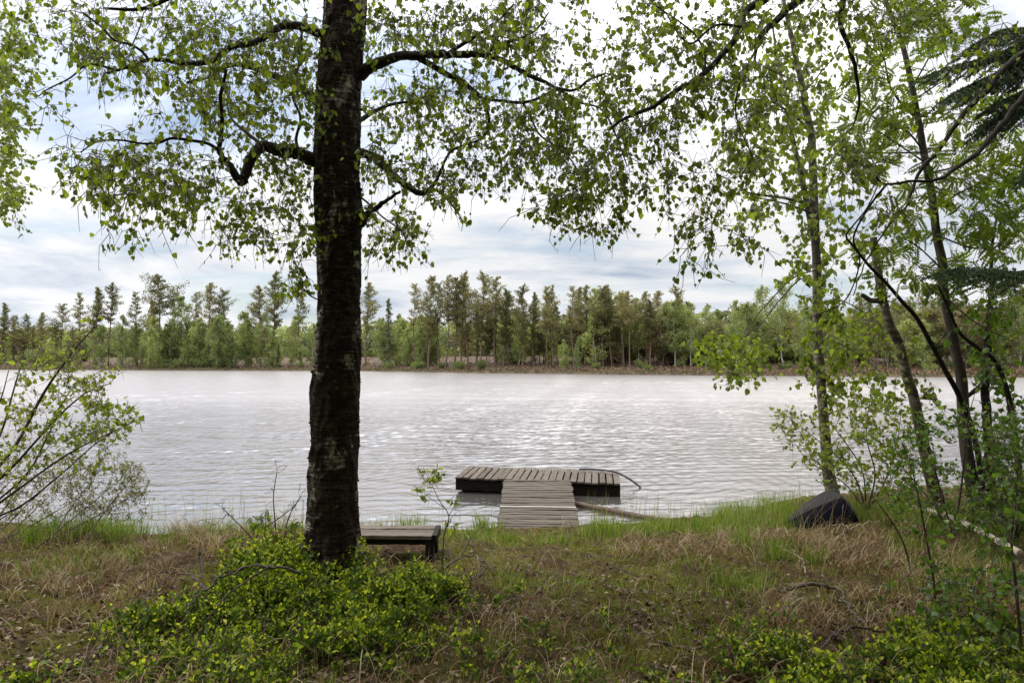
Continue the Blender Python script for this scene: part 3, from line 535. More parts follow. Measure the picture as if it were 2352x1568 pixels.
class Tree:
    """limbs traced by hand; twigs then reach from the nearest wood to every leafy spot"""
    def __init__(s, name, label, cat, base, group=None):
        s.root = thing(name, label, cat, base, group); s.P = []; s.R = []; s.tw = MB(); s.A = []; s.D = []
    def limb(s, pts, R, mat, name='limb', sides=8, jit=.03, n=None, wob=0.0, parent=None):
        pts = np.asarray(pts, float); R = np.interp(np.linspace(0, 1, len(pts)), np.linspace(0, 1, len(np.atleast_1d(R))), np.atleast_1d(R))
        n = n or max(8, len(pts) * 5); Q, r = smooth_path(pts, n, R)
        if wob: Q = Q + np.cumsum(rng.normal(0, wob, Q.shape), 0) * np.linspace(0, 1, n)[:, None] * 0 + rng.normal(0, wob, Q.shape) * np.minimum(1, np.linspace(0, 4, n))[:, None]
        mb = MB(); tube(mb, Q, r, sides, 0, jit); s.P += list(Q[1:]); s.R += list(r[1:])
        return mb.build(name, mat, parent or s.root)
    def grow(s, T, leaves=12, spread=.16, sag=.10, start=.35, side=3, rmax=.006, skip=0.0, hang=.5):
        T = np.asarray(T, float); P = np.array(s.P); R = np.array(s.R)
        d0 = np.array([np.min(np.sum((P - q) ** 2, 1)) for q in T]); 
        for q in T[np.argsort(d0)]:
            k = int(np.argmin(np.sum((P - q) ** 2, 1))); p0 = P[k]; l = np.linalg.norm(q - p0)
            if l < .03: continue
            n = 5 + int(l * 4); u = np.linspace(0, 1, n)[:, None]
            j = unit(rng.normal(0, 1, 3)) * l * .10; j2 = rng.normal(0, l * .035, (n, 3)); j2[0] = 0; j2[-1] *= .5
            Q = p0 * (1 - u) + q * u + j * np.sin(np.pi * u) + j2 + np.array([0, 0, 1.]) * (np.sin(np.pi * u) * l * sag)
            r0 = min(R[k] * .7, rmax * (.35 + min(1, l)) ); r = np.linspace(r0, .0020, n); tube(s.tw, Q, r, 4, cap=False)
            P = np.vstack([P, Q[1:]]); R = np.r_[R, r[1:]]
            nl = max(2, int(leaves * rng.uniform(.6, 1.3))); st = max(start, 1 - .75 / max(l, .75))
            for _ in range(side):
                uu = rng.uniform(st, 1); a = np.array([np.interp(uu, u[:, 0], Q[:, i]) for i in range(3)])
                e = unit(rng.normal(0, 1, 3) + unit(q - p0) * .5 + [0, 0, -hang]) * spread * rng.uniform(.5, 1.5); mid = a + e * .5 + rng.normal(0, .018, 3) + [0, 0, .012]; tube(s.tw, [a, mid, a + e + [0, 0, -.03]], [.0024, .0019, .0011], 3, cap=False)
                if rng.random() < skip: continue
                m_ = max(1, int(nl / (side + 1))); v = rng.uniform(.25, 1.05, (m_, 1)); s.A += list(a + e * v); s.D += list(np.repeat(e[None], m_, 0))
            m_ = max(1, int(nl / (side + 1))); v = rng.uniform(st, 1, m_); s.A += [np.array([np.interp(w, u[:, 0], Q[:, i]) for i in range(3)]) for w in v]; s.D += list(np.repeat((q - p0)[None], m_, 0))
    def leaf(s, mat, size, tv=BLEAF_V, tf=BLEAF_F, hang=.9, twig_mat=None, name='crown'):
        A = np.array(s.A); D = unit(np.array(s.D)); n = len(A); sz = size * np.clip(rng.normal(1, .28, n), .4, 1.7)
        ax = unit(D * .35 + unit(rng.normal(0, 1, (n, 3))) * .75 + [0, 0, -hang]); nn = rng.normal(0, 1, (n, 3)) + [0, 0, .5]
        off = unit(rng.normal(0, 1, (n, 3)) + [0, 0, -.6]) * .012
        mb = MB(); place(mb, tv, tf, A + off, ax, nn, sz); mb.build(name, mat, s.root)
        if s.tw: s.tw.build('twigs', twig_mat or M['twig'], s.root)
def cloud(lst, Y, dz=.8):
    """leafy spots: (px, py, half width, half height, count[, distance]) -> points in space"""
    out = []
    for c in lst:
        y0 = c[5] if len(c) > 5 else Y; n = c[4]
        a = rng.normal(0, .52, (n, 3)); a /= np.maximum(1, np.linalg.norm(a, axis=1) / 1.15)[:, None]
        for q in a: out.append(at(c[0] + q[0] * c[2] * 1.25, c[1] + q[1] * c[3] * 1.25, max(2.3, y0 + q[2] * dz * 1.6)))
    return out
def trace(pts, Y0, Y1=None):
    Y1 = Y0 if Y1 is None else Y1; n = len(pts); return [at(p[0], p[1], p[2] if len(p) > 2 else Y0 + (Y1 - Y0) * i / (n - 1)) for i, p in enumerate(pts)]

# ---- the big birch
Y = 5.0; base = np.array([TRUNK[0], Y, float(gz(TRUNK[0], Y))])
T = Tree('birch_tree', 'big dark-barked birch with thick moss-stained trunk growing beside the bench', 'birch tree', base)
prof = [(-420, 800, 46), (-160, 797, 50), (0, 792, 52), (100, 787, 52), (200, 779, 56), (300, 776, 56), (400, 773, 55), (470, 775, 57), (510, 777, 56), (600, 778, 52), (700, 778, 50), (800, 776, 54), (900, 770, 56), (1000, 768, 55.5), (1100, 765, 57.5), (1200, 764.5, 62), (1260, 764, 69), (1300, 764, 84), (1360, 764, 105)]
prof = prof[::-1]; ctr = np.array([at(x, y, Y) for y, x, w in prof]); rad = np.array([w * .925 / F * Y for _, _, w in prof])
Q, r = smooth_path(ctr, 300, rad); sd = 72; a = np.arange(sd) * 2 * np.pi / sd
zz = Q[:, 2][:, None]; n1_ = fbm(np.cos(a)[None] * 1.6 + 5 + zz * .0, zz * 2.2 + np.sin(a)[None] * 1.6, 5) - .47; n2_ = fbm(np.cos(a)[None] * 7 + 9, zz * 16 + np.sin(a)[None] * 7, 4) - .47
flare = np.exp(-np.maximum(zz - base[2] - .02, 0) / .16) * .06 * np.maximum(0, np.cos(5 * a + .7))[None]
rr = r[:, None] + n1_ * .03 + n2_ * .042 + flare
rr += .030 * np.exp(-((zz - at(830, 495, Y)[2]) / .07) ** 2 - (np.angle(np.exp(1j * (a - 0)))[None] / .5) ** 2)
Vt = np.stack([Q[:, 0][:, None] + rr * np.cos(a), Q[:, 1][:, None] + rr * np.sin(a), np.repeat(zz, sd, 1)], -1)
i = (np.arange(299)[:, None] * sd); j = np.arange(sd)[None]; f = np.stack([i + j, i + (j + 1) % sd, i + sd + (j + 1) % sd, i + sd + j], -1).reshape(-1, 4)
mb = MB(); mb.add(Vt.reshape(-1, 3), f, 0, True); trunk = mb.build('trunk', M['old_birch'], T.root)
mb = MB(); n = 1500   # bark flakes on the silhouette
ii = rng.integers(5, 295, n); jj = rng.integers(0, sd, n); Pn = Vt[ii, jj]; Nn = np.stack([np.cos(a[jj]), np.sin(a[jj]), np.zeros(n)], 1)
place(mb, SLIM_V * [2.2, 1, 1] - [0, .3, 0], SLIM_F, Pn - Nn * .004, Nn * .55 + rng.normal(0, .6, (n, 3)) + [0, 0, -.2], Nn, rng.uniform(.012, .035, n)); mb.build('bark_flakes', M['dark_bark'], trunk)
for q in Q[40::4]: T.P.append(q); T.R.append(.02)
D_ = M['dark_bark']
T.limb(trace([(748, 82), (733, 78), (692, 61), (651, 60), (614, 80), (581, 99), (532, 108), (484, 140), (432, 147), (391, 140), (342, 138), (298, 153), (246, 169)], 5.0, 4.3), [.036, .024, .017, .008], D_)
T.limb(trace([(342, 138), (325, 118), (300, 103), (262, 92), (230, 60), (190, 30)], 4.45, 4.0), [.010, .005], D_)
T.limb(trace([(262, 160), (225, 150), (197, 150), (160, 180), (110, 205), (88, 222)], 4.33, 4.2), [.008, .003], D_, sides=6)
T.limb(trace([(732, 236), (718, 226), (681, 194), (633, 175), (581, 156), (540, 149), (503, 160), (473, 179), (430, 190)], 5.0, 5.5), [.034, .02, .011], D_)
L3 = T.limb(trace([(748, 372), (715, 366), (689, 354), (640, 346), (606, 336), (585, 352), (566, 392), (556, 418), (545, 408), (530, 385), (514, 365), (503, 346)], 5.0, 4.75), [.062, .046, .038, .034, .026, .018], D_, jit=.05, wob=.004)
T.limb(trace([(514, 365), (503, 346), (508, 316), (510, 265), (506, 223), (514, 190), (520, 160)], 4.75, 4.6), [.018, .014, .010], D_)
T.limb(trace([(505, 348), (480, 331), (447, 324), (395, 318), (365, 328), (328, 330), (275, 322), (223, 326), (185, 350)], 4.74, 4.3), [.013, .009, .004], D_)
T.limb(trace([(606, 336), (560, 300), (530, 270), (520, 230)], 4.9, 5.3), [.014, .006], D_)
T.limb(trace([(690, 354), (680, 320), (690, 270), (672, 215), (690, 130), (694, 70)], 4.9, 4.95), [.012, .009, .007], D_)
T.limb(trace([(826, 174), (844, 158), (877, 143), (911, 131), (959, 128), (1011, 125), (1060, 125), (1115, 127), (1160, 141), (1205, 168), (1246, 186), (1283, 203), (1320, 207), (1354, 184), (1390, 170)], 5.0, 4.5), [.052, .034, .026, .018, .010, .007], D_, jit=.05, wob=.003)
T.limb(trace([(955, 130), (989, 149), (1026, 171), (1060, 186), (1086, 208), (1108, 227), (1119, 257), (1123, 283), (1110, 320)], 4.85, 5.3), [.024, .018, .010], D_)
T.limb(trace([(1108, 227), (1150, 232), (1200, 236), (1240, 225), (1262, 213), (1290, 205)], 5.1, 4.8), [.013, .008], D_)
T.limb(trace([(1026, 124), (1067, 100), (1108, 74), (1145, 48), (1180, 10)], 4.85, 4.5), [.014, .006], D_)
T.limb(trace([(1115, 127), (1145, 104), (1194, 89), (1230, 70), (1260, 30)], 4.7, 4.4), [.012, .005], D_)
T.limb(trace([(1283, 203), (1330, 235), (1380, 250), (1410, 300), (1440, 380)], 4.7, 4.4), [.008, .004], D_)
T.limb(trace([(1200, 236), (1215, 260), (1240, 310), (1290, 345), (1320, 380), (1345, 430)], 5.0, 4.7), [.009, .004], D_)
T.limb(trace([(816, 283), (831, 274), (859, 257), (892, 242), (937, 235), (980, 240)], 5.0, 5.5), [.022, .014, .007], D_)
T.limb(trace([(812, 346), (829, 352), (859, 359), (881, 380), (903, 402), (937, 428), (963, 444), (989, 432), (1003, 412), (1011, 395), (1026, 361)], 5.0, 4.7), [.042, .030, .026, .021, .012, .009], D_, jit=.05, wob=.003)
T.limb(trace([(1026, 361), (1040, 345), (1075, 330), (1100, 322), (1123, 300)], 4.7, 4.8), [.009, .005], D_)
T.limb(trace([(985, 434), (993, 432), (1019, 450), (1045, 480), (1060, 503), (1073, 517)], 4.75, 4.7), [.011, .007, .003], D_, sides=6)
T.limb(trace([(1050, 486), (1062, 510), (1060, 531)], 4.72, 4.7), [.004, .002], D_, sides=5)
T.limb(trace([(812, 516), (834, 506), (847, 488), (873, 472), (900, 451), (920, 439)], 5.0, 4.9), [.06, .034, .021, .018, .013, .009], D_, jit=.09, name='broken_limb', wob=.003)
T.limb(trace([(820, 450), (840, 462), (877, 497), (922, 532), (937, 570)], 4.95, 4.8), [.009, .004], D_, sides=6)
T.limb(trace([(735, 690), (715, 680), (690, 655), (672, 620)], 4.95, 4.7), [.006, .003], D_, sides=6)
T.limb(trace([(790, -100), (700, -140), (560, -80), (420, -20), (330, 20), (240, 20)], 5.0, 4.5), [.04, .02, .008], D_)
T.limb(trace([(800, -120), (900, -120), (1000, -60), (1080, -10), (1160, -20)], 5.0, 4.4), [.04, .02, .008], D_)
T.grow(cloud([(350, 90, 200, 95, 81, 4.5), (200, 60, 100, 50, 14, 4.2), (230, 150, 90, 50, 12, 4.3), (130, 220, 50, 35, 6, 4.2), (580, 70, 130, 90, 76), (560, 210, 160, 90, 85), (650, 270, 70, 130, 47), (690, 150, 60, 130, 34), (470, 250, 70, 70, 22),
  (290, 375, 120, 55, 39, 4.4), (330, 440, 140, 55, 39, 4.4), (240, 420, 70, 90, 19, 4.4), (420, 450, 70, 60, 17, 4.6), (400, 340, 60, 40, 10, 4.5), (520, 520, 60, 40, 10, 4.7), (600, 460, 90, 80, 29, 4.8), (660, 400, 60, 70, 19, 4.9), (680, 520, 50, 60, 14, 4.9), (600, 540, 60, 40, 8, 4.8), (360, 545, 60, 25, 5, 4.4), (685, 640, 32, 45, 10, 4.8)], 5.0, .55), 16, .16, .14, .4, 4, .006, .15)
T.grow(cloud([(930, 50, 100, 60, 44), (1060, 60, 110, 70, 51, 4.8), (880, 210, 50, 90, 17, 5.1), (950, 270, 90, 60, 37, 5.2), (1060, 190, 110, 70, 36, 5.0), (1180, 110, 110, 80, 47, 4.7), (1260, 60, 120, 70, 42, 4.5), (1080, 300, 100, 70, 39, 5.0), (1190, 290, 100, 70, 44, 4.9), (1310, 270, 130, 80, 64, 4.7), (1400, 230, 100, 80, 38, 4.5),
  (1300, 370, 100, 70, 44, 4.7), (1330, 450, 90, 60, 32, 4.6), (1390, 400, 70, 80, 29, 4.5), (1270, 480, 50, 30, 8, 4.7), (1000, 390, 80, 50, 22, 4.8), (1060, 420, 70, 40, 15, 4.8), (880, 400, 50, 50, 13, 4.9), (850, 350, 30, 60, 7, 5.0), (900, 545, 65, 38, 19, 4.85), (870, 490, 40, 30, 7, 4.9), (945, 575, 55, 20, 5, 4.8), (1180, 400, 40, 45, 8, 4.8), (1390, 520, 25, 25, 5, 4.5), (1100, -60, 200, 60, 34, 4.5), (550, -60, 250, 60, 42, 4.6)], 5.0, .55), 16, .16, .14, .4, 4, .006, .15)
T.leaf(M['birch_leaf'], .0325, hang=1.2)

# ---- birch whose trunk stands off to the right, its limbs hanging over the scene
Y = 4.6; bx = at(2640, 800, Y)[0]; base = np.array([bx, Y, float(gz(bx, Y))])
T = Tree('birch_tree', 'overhanging birch reaching in from the upper right with dark arching limbs', 'birch tree', base)
T.limb([base - [0, 0, .1], base + [-.03, .0, 1.5], base + [-.12, .05, 3.], base + [-.2, .1, 5.2], base + [-.1, .1, 7.]], [.15, .12, .10, .06], M['old_birch'], 'trunk', 16, .02, 40)
tip = base + [-.17, .08, 4.2]
T.limb([tip] + trace([(2300, -150), (2050, -110), (1900, -40), (1835, 0), (1801, 30), (1768, 63), (1741, 86), (1738, 110), (1732, 160)], 4.3, 4.2), [.05, .035, .024, .018, .006], D_, wob=.004)
T.limb([tip - [0, 0, .4]] + trace([(2200, -210), (1900, -120), (1756, 0), (1715, 22), (1704, 52), (1693, 82), (1663, 119), (1615, 171), (1552, 212), (1485, 253), (1430, 275), (1400, 300)], 4.3, 4.1), [.05, .032, .022, .019, .014, .007], D_, wob=.004)
T.limb(trace([(1704, 52), (1740, 72), (1690, 60), (1640, 60), (1590, 100), (1560, 80), (1530, 30)], 4.2, 4.0), [.010, .005], D_)
T.limb(trace([(1615, 171), (1620, 130), (1600, 85), (1560, 50), (1500, 10)], 4.15, 4.3), [.009, .004], D_)
T.limb([tip + [0, 0, .3]] + trace([(2250, -90), (1970, -60), (1939, 0), (1930, 60), (1950, 112), (1969, 179), (1972, 231), (1960, 290)], 4.4, 4.6), [.04, .02, .014, .006], D_, wob=.004)
T.limb([tip - [0, 0, 1.6]] + trace([(2440, 60), (2352, 123), (2304, 160), (2266, 208), (2214, 261), (2173, 320), (2151, 354), (2117, 387), (2095, 436), (2080, 477), (2040, 520), (1990, 600), (1960, 680)], 4.5, 4.1), [.030, .021, .016, .012, .006, .003], D_, wob=.003)
T.limb([tip - [0, 0, 2.0]] + trace([(2430, 150), (2352, 223), (2304, 283), (2266, 328), (2240, 357), (2184, 395), (2155, 413), (2099, 415), (2036, 424), (1987, 387), (1954, 357)], 4.5, 4.0), [.025, .018, .014, .008, .004], D_, wob=.003)
T.limb(trace([(2036, 424), (2000, 470), (1960, 545), (1975, 600), (1940, 690), (1860, 730)], 4.05, 4.4), [.008, .003], D_, sides=6)
T.limb(trace([(1738, 110), (1700, 190), (1690, 260), (1710, 320), (1740, 380), (1780, 450)], 4.2, 4.5), [.007, .003], D_, sides=6)
T.grow(cloud([(1480, 90, 110, 80, 25), (1600, 60, 110, 70, 30), (1720, 50, 100, 60, 25), (1850, 40, 100, 60, 21), (1560, 180, 110, 80, 26), (1680, 190, 100, 80, 26), (1780, 170, 80, 80, 19, 4.5), (1500, 300, 90, 70, 19), (1600, 310, 90, 80, 21), (1700, 320, 90, 90, 20, 4.4), (1570, 420, 70, 60, 12), (1640, 440, 80, 80, 15), (1590, 520, 60, 40, 7), (1600, 620, 40, 35, 4), (1700, 560, 60, 60, 5), (1980, 60, 80, 70, 15), (2090, 60, 90, 70, 13), (2000, 400, 70, 60, 11, 4.1), (1930, 380, 60, 50, 7, 4.1), (2080, 500, 70, 60, 7, 4.1), (2250, 120, 100, 90, 13), (1600, -60, 250, 50, 21), (2000, -60, 250, 60, 17), (2200, 300, 90, 80, 7, 4.4)], 4.25, .5), 16, .16, .14, .4, 4, .006, .1)
T.leaf(M['birch_leaf'], .031, hang=1.2)

# ---- birch off to the left: only the edge of its crown shows
Y = 9.2; bx = at(-330, 800, Y)[0]; base = np.array([bx, Y, float(gz(bx, Y))])
T = Tree('birch_tree', 'birch standing outside at left, small hanging leaves along the border', 'birch tree', base)
T.limb([base - [0, 0, .1], base + [.05, 0, 2.5], base + [.15, 0, 5], base + [.1, 0, 8]], [.14, .11, .08, .03], M['white_birch'], 'trunk', 12, .02, 30)
for q in ((-40, -40), (0, 150), (-20, 330), (-60, 470)):
    T.limb([base + [.1, 0, at(0, q[1], Y)[2] - base[2] - .6], at(-150, q[1] - 70, Y), at(*q, Y)], [.03, .015, .006], D_)
T.grow(cloud([(10, 20, 75, 70, 62), (10, 120, 60, 60, 55), (0, 220, 55, 60, 52), (0, 320, 45, 60, 42), (-5, 410, 50, 50, 30), (10, 440, 60, 30, 12), (-20, 490, 35, 40, 14), (-120, 200, 90, 260, 60)], Y, .7), 14, .22, .05, .4, 3, .007, .05)
T.leaf(M['birch_leaf'], .055)

# ---- slender white-barked birch by the boat
Y = 10.2; b0 = gpt(1908, 1150); Y = b0[1]
T = Tree('birch_tree', 'slender white-barked birch growing at the shore behind the overturned boat', 'birch tree', b0)
T.limb([b0 - [0, 0, .1]] + trace([(1912, 1135), (1902, 1080), (1898, 1031), (1891, 950), (1885, 868), (1878, 770), (1877, 672), (1876, 600), (1872, 545)], Y), [.105, .084, .072, .064, .062, .060, .058, .054], M['white_birch'], 'trunk', 14, .03, 70)
T.limb(trace([(1874, 560), (1872, 520), (1868, 410), (1864, 316), (1853, 261), (1842, 194), (1827, 130), (1812, 56), (1800, 0), (1790, -90)], Y, Y - .3), [.058, .05, .035, .02], M['white_birch'], 'stem', 10, .03, 50)
T.limb(trace([(1876, 570), (1861, 503), (1842, 410), (1820, 316), (1808, 235), (1790, 160), (1782, 110), (1770, 30)], Y, Y + .4), [.05, .036, .025, .012], M['white_birch'], 'stem', 10, .03, 50)
for pts, r_ in (([(1863, 470), (1800, 455), (1740, 447), (1700, 438)], .02), ([(1866, 490), (1810, 470), (1760, 458), (1715, 452)], .014), ([(1853, 290), (1800, 250), (1750, 230), (1640, 232)], .018), ([(1860, 660), (1840, 640), (1790, 690), (1750, 740), (1700, 780)], .012), ([(1874, 620), (1820, 640), (1760, 700), (1725, 745), (1700, 820)], .010), ([(1878, 700), (1930, 690), (1990, 720)], .012), ([(1880, 780), (1930, 790), (1980, 820), (2030, 860)], .010), ([(1846, 215), (1900, 150), (1950, 100)], .012)):
    T.limb(trace(pts, Y - .05, Y - .6), [r_, r_ * .35], M['twig'], sides=6)
T.grow(cloud([(1780, 130, 90, 100, 40), (1860, 120, 70, 100, 32), (1740, 260, 90, 80, 34), (1830, 260, 70, 90, 34), (1880, 330, 70, 80, 30), (1770, 400, 80, 70, 26), (1850, 440, 60, 80, 30), (1900, 500, 60, 80, 26), (1860, 600, 60, 80, 26), (1900, 680, 60, 70, 24), (1720, 500, 60, 60, 18), (1750, 340, 80, 60, 22), (1890, 760, 50, 60, 20), (1930, 820, 60, 70, 24), (1900, 880, 60, 50, 18), (1890, 930, 40, 30, 7),
   (1690, 790, 60, 40, 30, 9.4), (1650, 800, 45, 35, 20, 9.4), (1730, 820, 45, 45, 20, 9.4), (1700, 860, 35, 30, 9, 9.4), (1990, 760, 60, 60, 18), (2010, 880, 50, 40, 12)], Y, .8), 13, .2, .05, .35, 3, .008, .1)
T.leaf(M['birch_leaf'], .066)

# ---- leaning snag birch
b0 = gpt(2158, 1172); Y = b0[1]
T = Tree('birch_tree', 'leaning half-dead birch with broken top and a bracket fungus on its bark', 'birch tree', b0)
T.limb([b0 - [0, 0, .1]] + trace([(2156, 1160), (2142, 1109), (2126, 1041), (2113, 982), (2100, 917), (2080, 852), (2064, 787), (2041, 738), (2022, 656), (2012, 591), (2006, 545)], Y, Y - .3), [.095, .072, .060, .056, .052, .048, .044, .036], M['white_birch'], 'trunk', 14, .04, 80)
T.limb(trace([(2020, 690), (2000, 690), (1985, 680), (1978, 676)], Y - .25), [.035, .02], M['white_birch'], 'broken_limb', 7)
mb = MB(); c = at(2116, 914, Y - .16); u_ = np.linspace(0, np.pi, 9)
ring = [np.stack([c[0] + .05 + np.sin(u_) * .11 * k, c[1] - .02 - np.cos(u_) * .10 * k, np.full(9, c[2]) + z_], 1) for k, z_ in ((.15, .055), (.6, .035), (1, 0), (.95, -.018), (.2, -.02))]
V = np.concatenate(ring); f = [[r_ * 9 + k, r_ * 9 + k + 1, (r_ + 1) * 9 + k + 1, (r_ + 1) * 9 + k] for r_ in range(4) for k in range(8)]; mb.add(V, f, 0, True); mb.build('bracket_fungus', M['fungus'], T.root)
T.grow(cloud([(2020, 640, 60, 60, 18), (2060, 760, 60, 60, 14), (2000, 560, 40, 50, 12), (2090, 880, 50, 50, 10)], Y, .5), 8, .15, .05, .3, 3, .006, .2)
T.leaf(M['birch_leaf'], .055)

# ---- rowan
b0 = gpt(2246, 1185); Y = b0[1]
T = Tree('rowan_tree', 'rowan with feathery leaflets and a smooth grey leaning trunk', 'rowan tree', b0)
T.limb([b0 - [0, 0, .1]] + trace([(2240, 1150), (2221, 1041), (2214, 966), (2208, 868), (2198, 819), (2185, 754), (2168, 672), (2165, 607), (2152, 542), (2140, 447), (2121, 346), (2110, 279), (2095, 201), (2073, 104), (2036, 7), (2010, -80)], Y, Y - .6), [.080, .060, .052, .047, .041, .034, .026, .018], M['rowan_bark'], 'trunk', 12, .02, 90)
T.limb([b0 + [.06, -.1, -.1]] + trace([(2262, 1150), (2240, 1010), (2204, 911), (2172, 852), (2139, 790), (2106, 731), (2074, 695), (2038, 653), (1996, 610), (1960, 565), (1943, 542), (1957, 521), (1990, 480), (2015, 430)], Y - .1, Y - 1.2), [.034, .027, .022, .016, .009, .005], D_, 'stem', 10, .03, 70)
for pts, r_ in (([(2121, 346), (2080, 300), (2010, 270), (1960, 240)], .012), ([(2110, 279), (2050, 210), (2030, 130), (2010, 40)], .014), ([(2127, 375), (2060, 330), (2000, 290)], .010), ([(2095, 201), (2140, 120), (2170, 40)], .010), ([(2100, 230), (2160, 190), (2230, 150)], .010), ([(2130, 400), (2200, 380), (2300, 330)], .011), ([(2145, 480), (2230, 430), (2330, 400)], .011), ([(2150, 540), (2240, 570), (2330, 560)], .010), ([(2165, 620), (2100, 560), (2040, 540)], .009), ([(2170, 680), (2240, 740), (2340, 790)], .010), ([(2120, 350), (2010, 352), (1930, 345)], .010)):
    T.limb(trace(pts, Y - .4, Y - .9), [r_, r_ * .35], M['twig'], sides=6)
T.grow(cloud([(2040, 60, 70, 70, 26), (2130, 50, 60, 60, 21), (2200, 100, 60, 80, 21), (1990, 170, 50, 60, 16), (2060, 200, 60, 60, 21), (1960, 250, 50, 50, 18), (2040, 290, 60, 50, 24), (1950, 330, 60, 40, 21), (2010, 370, 60, 40, 18), (2200, 330, 70, 60, 26), (2280, 340, 60, 60, 21), (2190, 430, 60, 60, 24), (2280, 430, 70, 60, 29), (2340, 400, 50, 60, 18), (2080, 480, 60, 50, 21), (2240, 520, 70, 50, 29), (2320, 520, 60, 50, 24), (2060, 580, 60, 50, 18), (2200, 620, 60, 50, 18), (2290, 640, 70, 50, 18), (2300, 240, 60, 60, 18), (2230, 230, 60, 60, 18), (2120, 620, 50, 50, 13), (2330, 760, 50, 60, 13), (2060, -40, 150, 50, 26)], Y - .5, .7), 4, .14, .05, .45, 2, .007, .1)
T.leaf(M['rowan_leaf'], .155, PINN_V, PINN_F, .25)

# ---- crooked thin alder and two bare poles behind it
b0 = gpt(2276, 1185); Y = b0[1]
T = Tree('alder_tree', 'thin crooked dark stem zigzagging upward right of the rowan', 'young alder', b0)
T.limb([b0 - [0, 0, .1]] + trace([(2274, 1100), (2273, 1041), (2266, 950), (2263, 868), (2270, 826), (2266, 770), (2273, 721), (2276, 640), (2279, 562), (2290, 480)], Y), [.06, .05, .042, .035, .02, .010], D_, 'trunk', 10, .04, 60, .004)
T.limb(trace([(2262, 880), (2235, 900), (2215, 915)], Y), [.03, .02], D_, sides=7)
T.grow(cloud([(2280, 560, 60, 60, 12), (2300, 700, 60, 70, 16), (2250, 820, 60, 60, 14), (2310, 900, 50, 60, 12)], Y, .6), 8, .16, .05, .3, 3, .006, .1)
T.leaf(M['alder_leaf'], .06)
b0 = gpt(2345, 1200); Y = b0[1]
T = Tree('alder_tree', 'thin dark sapling stem bowing from the rowan towards the right border', 'young alder', b0)
T.limb([b0 - [0, 0, .1]] + trace([(2340, 1080), (2328, 982), (2312, 894), (2286, 829), (2253, 803), (2204, 764), (2175, 700), (2155, 656)], Y, Y - .4), [.035, .028, .02, .008], D_, 'trunk', 8, .03, 50)
T.grow(cloud([(2300, 850, 60, 60, 14), (2230, 760, 60, 50, 10), (2330, 980, 50, 60, 12), (2190, 690, 50, 40, 8)], Y, .5), 8, .16, .05, .3, 3, .005, .1)
T.leaf(M['alder_leaf'], .06)

# ---- spruce standing off to the right: its boughs reach in
Y = 5.6; bx = at(2640, 800, Y)[0]; base = np.array([bx, Y, float(gz(bx, Y))])
root = thing('spruce_tree', 'dark spruce boughs drooping in at the upper right border', 'spruce', base)
mt, mc = MB(), MB(); tube(mt, [base - [0, 0, .1], base + [0, 0, 4], base + [0, 0, 9]], [.16, .11, .03], 12); mt.build('trunk', D_, root)
for pts in ([(2640, 20), (2480, 90), (2400, 130), (2320, 175), (2210, 215)], [(2640, -70), (2500, 20), (2420, 80), (2340, 110), (2270, 130)], [(2640, 60), (2520, 130), (2440, 170), (2370, 200), (2290, 240)], [(2640, -40), (2420, 60), (2300, 120), (2200, 150), (2150, 165)], [(2640, 40), (2450, 90), (2330, 150), (2240, 190), (2190, 215)], [(2640, -120), (2480, 0), (2380, 60), (2300, 70), (2240, 100)], [(2640, 130), (2480, 190), (2380, 240), (2300, 260), (2260, 300)], [(2640, 540), (2460, 600), (2340, 625), (2250, 620), (2190, 618)], [(2640, 100), (2500, 200), (2420, 330), (2360, 400)]):
    mt = MB(); B = smooth_path(trace(pts, Y, Y - rng.uniform(.2, 1.0)), 26); tube(mt, B, np.linspace(.022, .004, 26), 6); mt.build('bough', D_, root)
    for k in range(5, 26):
        for s_ in (-1, 1, 0, -.5, .5):
            d = unit(B[min(k, 24) + 1] - B[min(k, 24)]); sd_ = unit(np.cross(d, [0, 0, 1.])) * s_; l = .55 * (1 - (k - 5) / 34) * rng.uniform(.6, 1.1) * (1 if s_ else .5)
            e = unit(d * .7 + sd_ * .7 + [0, 0, -.30 + rng.normal(0, .12)]); tp = B[k] + e * l; tube(mc, [B[k], B[k] + e * l * .5 + [0, 0, .01], tp], [.004, .003, .0015], 3, cap=False)
            m_ = int(l * 420); uu = rng.random((m_, 1)); Pn = B[k] + e * l * uu; place(mc, SLIM_V * [.8, 1, 1], SLIM_F, Pn, e * .75 + rng.normal(0, .6, (m_, 3)), rng.normal(0, 1, (m_, 3)), rng.uniform(.016, .028, m_))
mc.build('needles', M['needle'], root)

# ------------------------------------------------------------------ shrubs and saplings
def shrub(name, label, cat, base, stems, leafm, size, clouds, Y, r0=.012, leaves=10, tv=LEAF_V, tf=LEAF_F, hang=-.35, dz=.4, bark=None, sp=.10, skip=.1, group=None, sag=.0, rmax=.005, side=3):
    T = Tree(name, label, cat, base, group)
    for st in stems:
        rr_ = st[1] if isinstance(st, tuple) and len(st) == 2 and np.ndim(st[1]) == 0 else r0; pts = st[0] if isinstance(st, tuple) and len(st) == 2 and np.ndim(st[1]) == 0 else st
        T.limb(pts, [rr_, rr_ * .7, rr_ * .25], bark or M['twig_red'], 'stem', 6, .03)
    T.grow(cloud(clouds, Y, dz), leaves, sp, sag, .35, side, rmax, skip, hang * .5)
    T.leaf(leafm, size, tv, tf, hang, bark or M['twig_red']); return T
Y = 6.0; b0 = np.array([*at(-120, 1250, Y)[:2], 0]); b0[2] = gz(b0[0], b0[1])
def tr(p, y0, y1): return [b0 + [rng.normal(0, .08), rng.normal(0, .08), -.05]] + trace(p, y0, y1)
